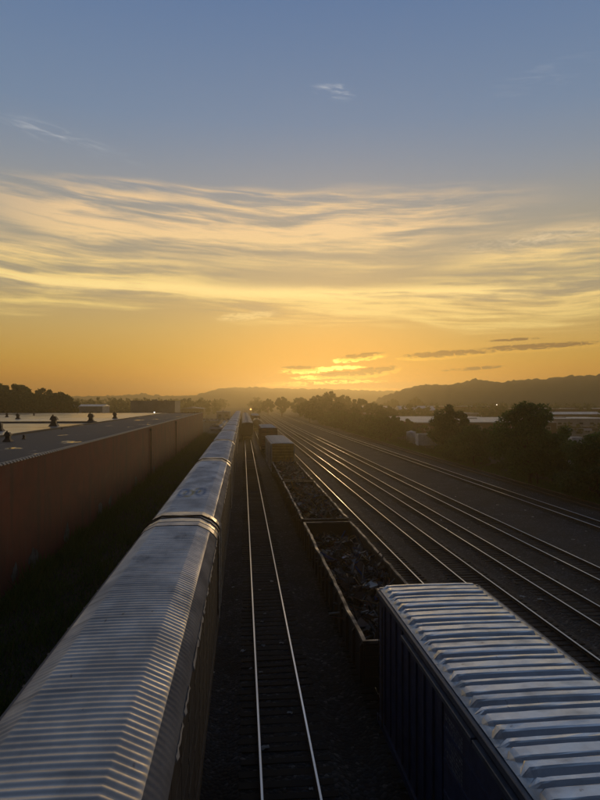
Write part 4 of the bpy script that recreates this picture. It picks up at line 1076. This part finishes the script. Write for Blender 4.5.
B1 = tree_meshes(4, 2.4, 3.6, 30, 200, 0.13, M['leaf'], 0.08, 0.02)
B2 = tree_meshes(5, 2.8, 3.0, 30, 200, 0.14, M['leaf_dark'], 0.08, 0.02)
B3 = tree_meshes(6, 1.8, 4.4, 30, 180, 0.14, M['leaf'], 0.08, 0.02)
F1 = tree_meshes(7, 6.5, 17.0, 46, 110, 0.55, M['leaf_dark'], 0.4)
F2 = tree_meshes(8, 7.5, 15.0, 46, 110, 0.55, M['leaf_dark'], 0.4)
def depth_of(y): return 10.6 * F / (y - HOR)
def tree_px(name, label, cat, meshes, px, ybase, top, Hm, group=None, rz=0.0, sx=1.0):
    Z = depth_of(ybase); p = at(px, ybase, -0.4); s = (ybase - top) * Z / F / Hm
    t = plant(name, label, cat, meshes, p.x, p.y, s, rz, group); 
    if sx != 1.0: t.scale = (sx, sx, 1)
    return t
tree_px('broadleaf_tree', 'dark leafy tree beside the white container and tank', 'tree', T1, 452, 456, 404, 10.0, 'trees along the far side of the yard', 0.3)
tree_px('broadleaf_tree', 'broad full tree between the red container and the white tarpaulin cover', 'tree', T2, 530, 484, 401, 10.5, 'trees along the far side of the yard', 1.0)
tree_px('broadleaf_tree', 'bushy tree just past the white tarpaulin cover', 'tree', T3, 606, 496, 425, 8.5, 'trees along the far side of the yard', 2.0, 1.1)
tree_px('broadleaf_tree', 'slim tree beside the red container between the big trees', 'tree', T3, 474, 466, 424, 8.5, 'trees along the far side of the yard', 0.7)
rb = random.Random(17)
OPEN = ((402, 441, 160), (484, 504, 172), (562, 584, 97), (567, 584, 152))     # gaps in the greenery: containers, tank and cover stand there
def px_of(x, y):
    c_, s_ = math.cos(YAW), math.sin(YAW)
    return 300 + F * (x*c_ - y*s_) / (x*s_ + y*c_)
def low_here(x, y, m=7): return any(p0 - m < px_of(x, y) < p1 + m and y < z_ + 4 for p0, p1, z_ in OPEN)
BL = ['leafy green bush in the hedge row along the rusty track', 'low dark bush in the hedge row along the rusty track', 'tall upright bush in the hedge row along the rusty track']
y = 54.0
while y < 300:
    k = rb.randrange(3); x = 39.6 + rb.gauss(0, 0.9) + (0.5 if y < 90 else 0)
    s = rb.uniform(0.8, 1.45) * (1.1 if y < 150 else 1.35)
    if low_here(x, y): s = rb.uniform(0.32, 0.5); k = 1
    plant('hedge_bush', BL[k], 'bush', (B1, B2, B3)[k], x, y, s, rb.uniform(0, 6.28), 'hedge bushes along the rusty track')
    if rb.random() < 0.75 and not (92 < y < 100):
        k = rb.randrange(3); xx = 43.4 + rb.gauss(0, 1.2)
        if not low_here(xx, y): plant('hedge_bush', BL[k], 'bush', (B1, B2, B3)[k], xx, y + 1, rb.uniform(0.9, 1.5), rb.uniform(0, 6.28), 'hedge bushes along the rusty track')
    if rb.random() < 0.7:
        k = (0, 2)[rb.randrange(2)]; xx = 48.0 + rb.gauss(0, 1.6)
        if not low_here(xx, y): plant('hedge_bush', BL[k], 'bush', (B1, B2, B3)[k], xx, y + 2, rb.uniform(1.2, 1.75), rb.uniform(0, 6.28), 'hedge bushes along the rusty track')
    y += rb.uniform(2.2, 3.6) * (1.0 if y < 160 else 1.5)
# trees in the golden haze farther along the right side
GL = 'hazy tree in the golden stretch along the far end of the yard'
for (px, top, Z) in ((331, 390, 380), (318, 394, 360), (345, 394, 400), (300, 396, 420), (362, 397, 330), (282, 396, 430), (375, 402, 300), (310, 399, 300), (340, 401, 280), (392, 405, 270), (268, 398, 470), (355, 406, 250), (396, 398, 480), (420, 396, 470), (385, 408, 225)):
    a, _ = span(px, px + 1, Z); k = rb.randrange(2); Hm = (17.0, 15.0)[k]
    h = CAMH + 0.45 + (HOR - top) * Z / F
    plant('hazy_tree', 'tallest round-topped hazy tree standing up against the sunset glow' if px == 331 else GL, 'tree', (F1, F2)[k], a, Z, h / Hm, rb.uniform(0, 6.28), 'hazy trees along the far end of the yard')
# tall trees on the left
for i, (px, top, Z, lab) in enumerate(((6, 381, 255, 'tall dark tree in the tree group behind the flooded warehouse roof'), (26, 382, 262, 'tall dark tree in the tree group behind the flooded warehouse roof'),
        (-12, 383, 250, 'tall dark tree in the tree group behind the flooded warehouse roof'), (38, 391, 250, 'tall dark tree in the tree group behind the flooded warehouse roof'),
        (50, 387, 270, 'round dark tree at the edge of the tree group next to the white hall'), (63, 390, 258, 'round dark tree at the edge of the tree group next to the white hall'))):
    a, _ = span(px, px + 1, Z); Hm = (17.0, 15.0)[i % 2]; h = CAMH + 0.45 + (HOR - top) * Z / F
    plant('tall_tree', lab, 'tree', (F1, F2)[i % 2], a, Z, h / Hm, i * 1.3, 'tall trees behind the warehouse')
# far woods that read as one mass
def woods(name, label, spots, seed):
    spots = [q for q in spots if q[1] > 175 or not low_here(q[0], q[1], 10)]
    rng = np.random.default_rng(seed); Vs = []; base = 0
    for (x, y, h) in spots:
        w = h * rng.uniform(0.32, 0.5)
        C, Rr = crown_points(rng, w, h*0.92, 0.04*h, 11)
        C = np.array(C) + np.array([x, y, -0.45]); V, Q = leaves(rng, C, np.array(Rr)*1.35, 18, h*0.055 + 0.15)
        Vs.append(V)
    V = np.concatenate(Vs); Q = np.arange(len(V)).reshape(-1, 4)
    o = put(name, np_mesh(name, V, Q, M['leaf_dark'])); stuff(o); tag(o, label, 'woods'); return o
rw = random.Random(31); spots = []
for _ in range(460):
    Z = rw.uniform(430, 900); px = rw.uniform(-60, 262); a, _ = span(px, px+1, Z)
    if -22 < a + 2 < 12 and Z < 900: continue
    spots.append((a, Z, rw.uniform(9, 15) * (0.8 + Z/2400)))
woods('left_woods', 'hazy wood stretching across the plain past the white hall and grey block', spots, 1)
spots = []
for _ in range(760):
    Z = rw.uniform(330, 520) if rw.random() < 0.85 else rw.uniform(255, 345); px = rw.uniform(285, 680); a, _ = span(px, px+1, Z)
    if a < 44: continue
    if 345 < Z < 470 and rw.random() < 0.6: continue
    spots.append((a, Z, rw.uniform(6, 11.5) * (0.75 + Z/2600)))
woods('right_woods', 'hazy wood covering the ground between the far halls and the hills', spots, 2)
spots = []
for _ in range(90):
    spots.append((rw.uniform(60, 190), rw.uniform(120, 215), rw.uniform(2.0, 4.2)))
for _ in range(60): spots.append((rw.uniform(46, 60), rw.uniform(70, 178), rw.uniform(2.0, 4.6)))
woods('scrub', 'low scrub filling the ground between the hedge row and the sheds', spots, 3)
# grass
def grass(name, label, boxes, seed):
    rng = np.random.default_rng(seed); Vs = []
    for (x0, x1, y0, y1, n, h) in boxes:
        p = np.stack([rng.uniform(x0, x1, n), y0 + (y1-y0)*rng.uniform(0, 1, n)**1.6, np.full(n, -0.43)], 1)
        hh = h * rng.uniform(0.35, 1.3, n) * (0.6 + 0.8*(np.sin(p[:, 0]*1.3)*np.sin(p[:, 1]*0.7) > 0)); an = rng.uniform(0, math.pi, n); w = 0.015 + 0.03*rng.uniform(0, 1, n)
        dx_ = np.cos(an)*w; dy_ = np.sin(an)*w; lx = rng.normal(0, 0.35, n)*hh; ly = rng.normal(0, 0.35, n)*hh
        v0 = p - np.stack([dx_, dy_, 0*w], 1); v1 = p + np.stack([dx_, dy_, 0*w], 1); v2 = p + np.stack([lx, ly, hh], 1)
        Vs.append(np.stack([v0, v1, v2], 1).reshape(-1, 3))
    V = np.concatenate(Vs); o = put(name, np_mesh(name, V, np.arange(len(V)).reshape(-1, 3), M['grass'])); stuff(o); tag(o, label, 'grass')
grass('grass_strip', 'rough grass strip between the warehouse wall and the autorack train', [(-12.9, -5.0, 14, 200, 60000, 0.42), (-12.95, -11.6, 14, 200, 16000, 0.75)], 1)
grass('yard_edge_grass', 'weedy grass at the foot of the hedge bushes', [(36.2, 40, 45, 220, 26000, 0.4)], 2)

# litter on the ballast
M['litter'] = mat('litter_pale', (0.55, 0.53, 0.48), (0.35, 0.33, 0.29), 6, 0.7)
rl = random.Random(61); lit = []
for k in range(3):
    mb = MB(); V = []; n = 4
    for j in range(n+1):
        for i in range(n+1): V.append((0.14*(i/n-0.5)*(1+0.2*k), 0.12*(j/n-0.5), 0.02 + rl.uniform(0, 0.05)))
    mb.add(V, [(j*(n+1)+i, j*(n+1)+i+1, (j+1)*(n+1)+i+1, (j+1)*(n+1)+i) for j in range(n) for i in range(n)]); lit.append(mb.mesh('litter_scrap', M['litter']))
for (px, py) in [(rl.uniform(255, 320), rl.uniform(520, 780)) for _ in range(10)] + [(rl.uniform(400, 598), rl.uniform(470, 600)) for _ in range(26)] + list(((311, 794), (213, 675), (251, 672), (290, 717), (233, 587), (243, 655), (322, 766), (219, 561), (228, 533), (237, 601), (432, 513), (493, 548), (519, 558), (459, 533), (441, 522), (470, 551), (383, 483), (340, 479), (540, 602), (585, 590))):
    if abs(at(px, py, -0.33).x - 5.4) < 3.4 : continue
    p = at(px, py, -0.33); o = put('litter_scrap', lit[rl.randrange(3)], None, (p.x, p.y, -0.20 - 0.02), rl.uniform(0, 6), (rl.uniform(0.7, 1.6),)*3)
    # rest on the bed: between tracks the bed is lower
    near = min(abs(p.x - (5.4 if t_[0] is None else t_[0])) for t_ in TRACKS)
    o.location.z = -0.20 if near < 1.35 else (-0.36 if near > 1.75 else -0.36 + (1.75 - near)/0.4*0.16)
    tag(o, 'small pale scrap of litter lying on the dark ballast', 'litter', 'litter on the ballast')

# ------------------------------------------------------------------ hills
M['hill'] = mat('wooded_hill', (0.035, 0.045, 0.018), (0.055, 0.06, 0.026), 0.012, 0.95, bump=1.0, bscale=0.08)
def hill(name, prof, Z, depth, seed, tree=7.0, cell=9.0):
    """ridge whose skyline follows prof = [(photo x, photo y)] at distance Z"""
    rng = np.random.default_rng(seed)
    xs = np.array([p[0] for p in prof], float); ysk = np.array([p[1] for p in prof], float)
    n = int((xs[-1] - xs[0]) * Z / F / cell); m = max(8, int(depth / cell / 2.2))
    px = np.linspace(xs[0], xs[-1], n); sky_y = np.interp(px, xs, ysk)
    ht = CAMH + (HOR - sky_y) * Z / F
    az_ = YAW + np.arctan((px - 300) / F)
    V = np.zeros((m + 1, n, 3))
    big = rng.normal(0, 1, (m+1, n))
    for j in range(m + 1):
        t = j / m                       # 0 foot towards the camera, 1 behind the ridge
        d = Z / np.cos(az_ - YAW) - depth * 0.7 + depth * t
        prof_h = np.clip(t / 0.7, 0, 1) if t <= 0.7 else 1 - (t - 0.7) / 0.3 * 0.8
        prof_h = prof_h * prof_h * (3 - 2*prof_h)
        z = -2 + (ht + 2 - tree*0.4) * prof_h
        z = z + (np.abs(big[j]) * tree * 0.5 if t > 0.02 else 0)
        V[j, :, 0] = np.sin(az_) * d; V[j, :, 1] = np.cos(az_) * d; V[j, :, 2] = z
    V = V.reshape(-1, 3)
    I = (np.arange(m)[:, None]*n + np.arange(n-1)[None, :]).ravel()
    Q = np.stack([I, I+1, I+n+1, I+n], 1)
    o = structure(put(name, np_mesh(name, V, Q, M['hill']))); return o
hill('right_hill', [(370, 404), (385, 396), (407, 388.5), (427, 384.5), (450, 385.5), (472, 380), (485, 381), (500, 382.5), (525, 379.5), (548, 379), (572, 376.5), (600, 375), (700, 371), (860, 378)], 700, 250, 1, 2.6, 3.4)
hill('far_ridge', [(-420, 392), (-200, 390), (-60, 396), (60, 397), (110, 396), (140, 394.5), (170, 396), (195, 395.5), (215, 389.5), (235, 387.5), (260, 388), (300, 389), (340, 389.5), (380, 391), (430, 391), (520, 388), (640, 386)], 1500, 330, 2, 4.0, 6.0)

# ------------------------------------------------------------------ evening haze
hz = bpy.data.materials.new('haze'); hz.use_nodes = True
t = hz.node_tree; t.nodes.clear()
pv = t.nodes.new('ShaderNodeVolumePrincipled'); out = t.nodes.new('ShaderNodeOutputMaterial')
pv.inputs['Color'].default_value = (0.96, 0.80, 0.46, 1); pv.inputs['Density'].default_value = HAZE_DENSITY; pv.inputs['Anisotropy'].default_value = 0.76
t.links.new(pv.outputs[0], out.inputs['Volume'])
mb = MB(); mb.box(-2300, 2300, -2300, 2300, -4.5, 68)
o = mb.obj('haze', hz); stuff(o); tag(o, 'golden evening haze lying over the whole rail yard', 'haze')
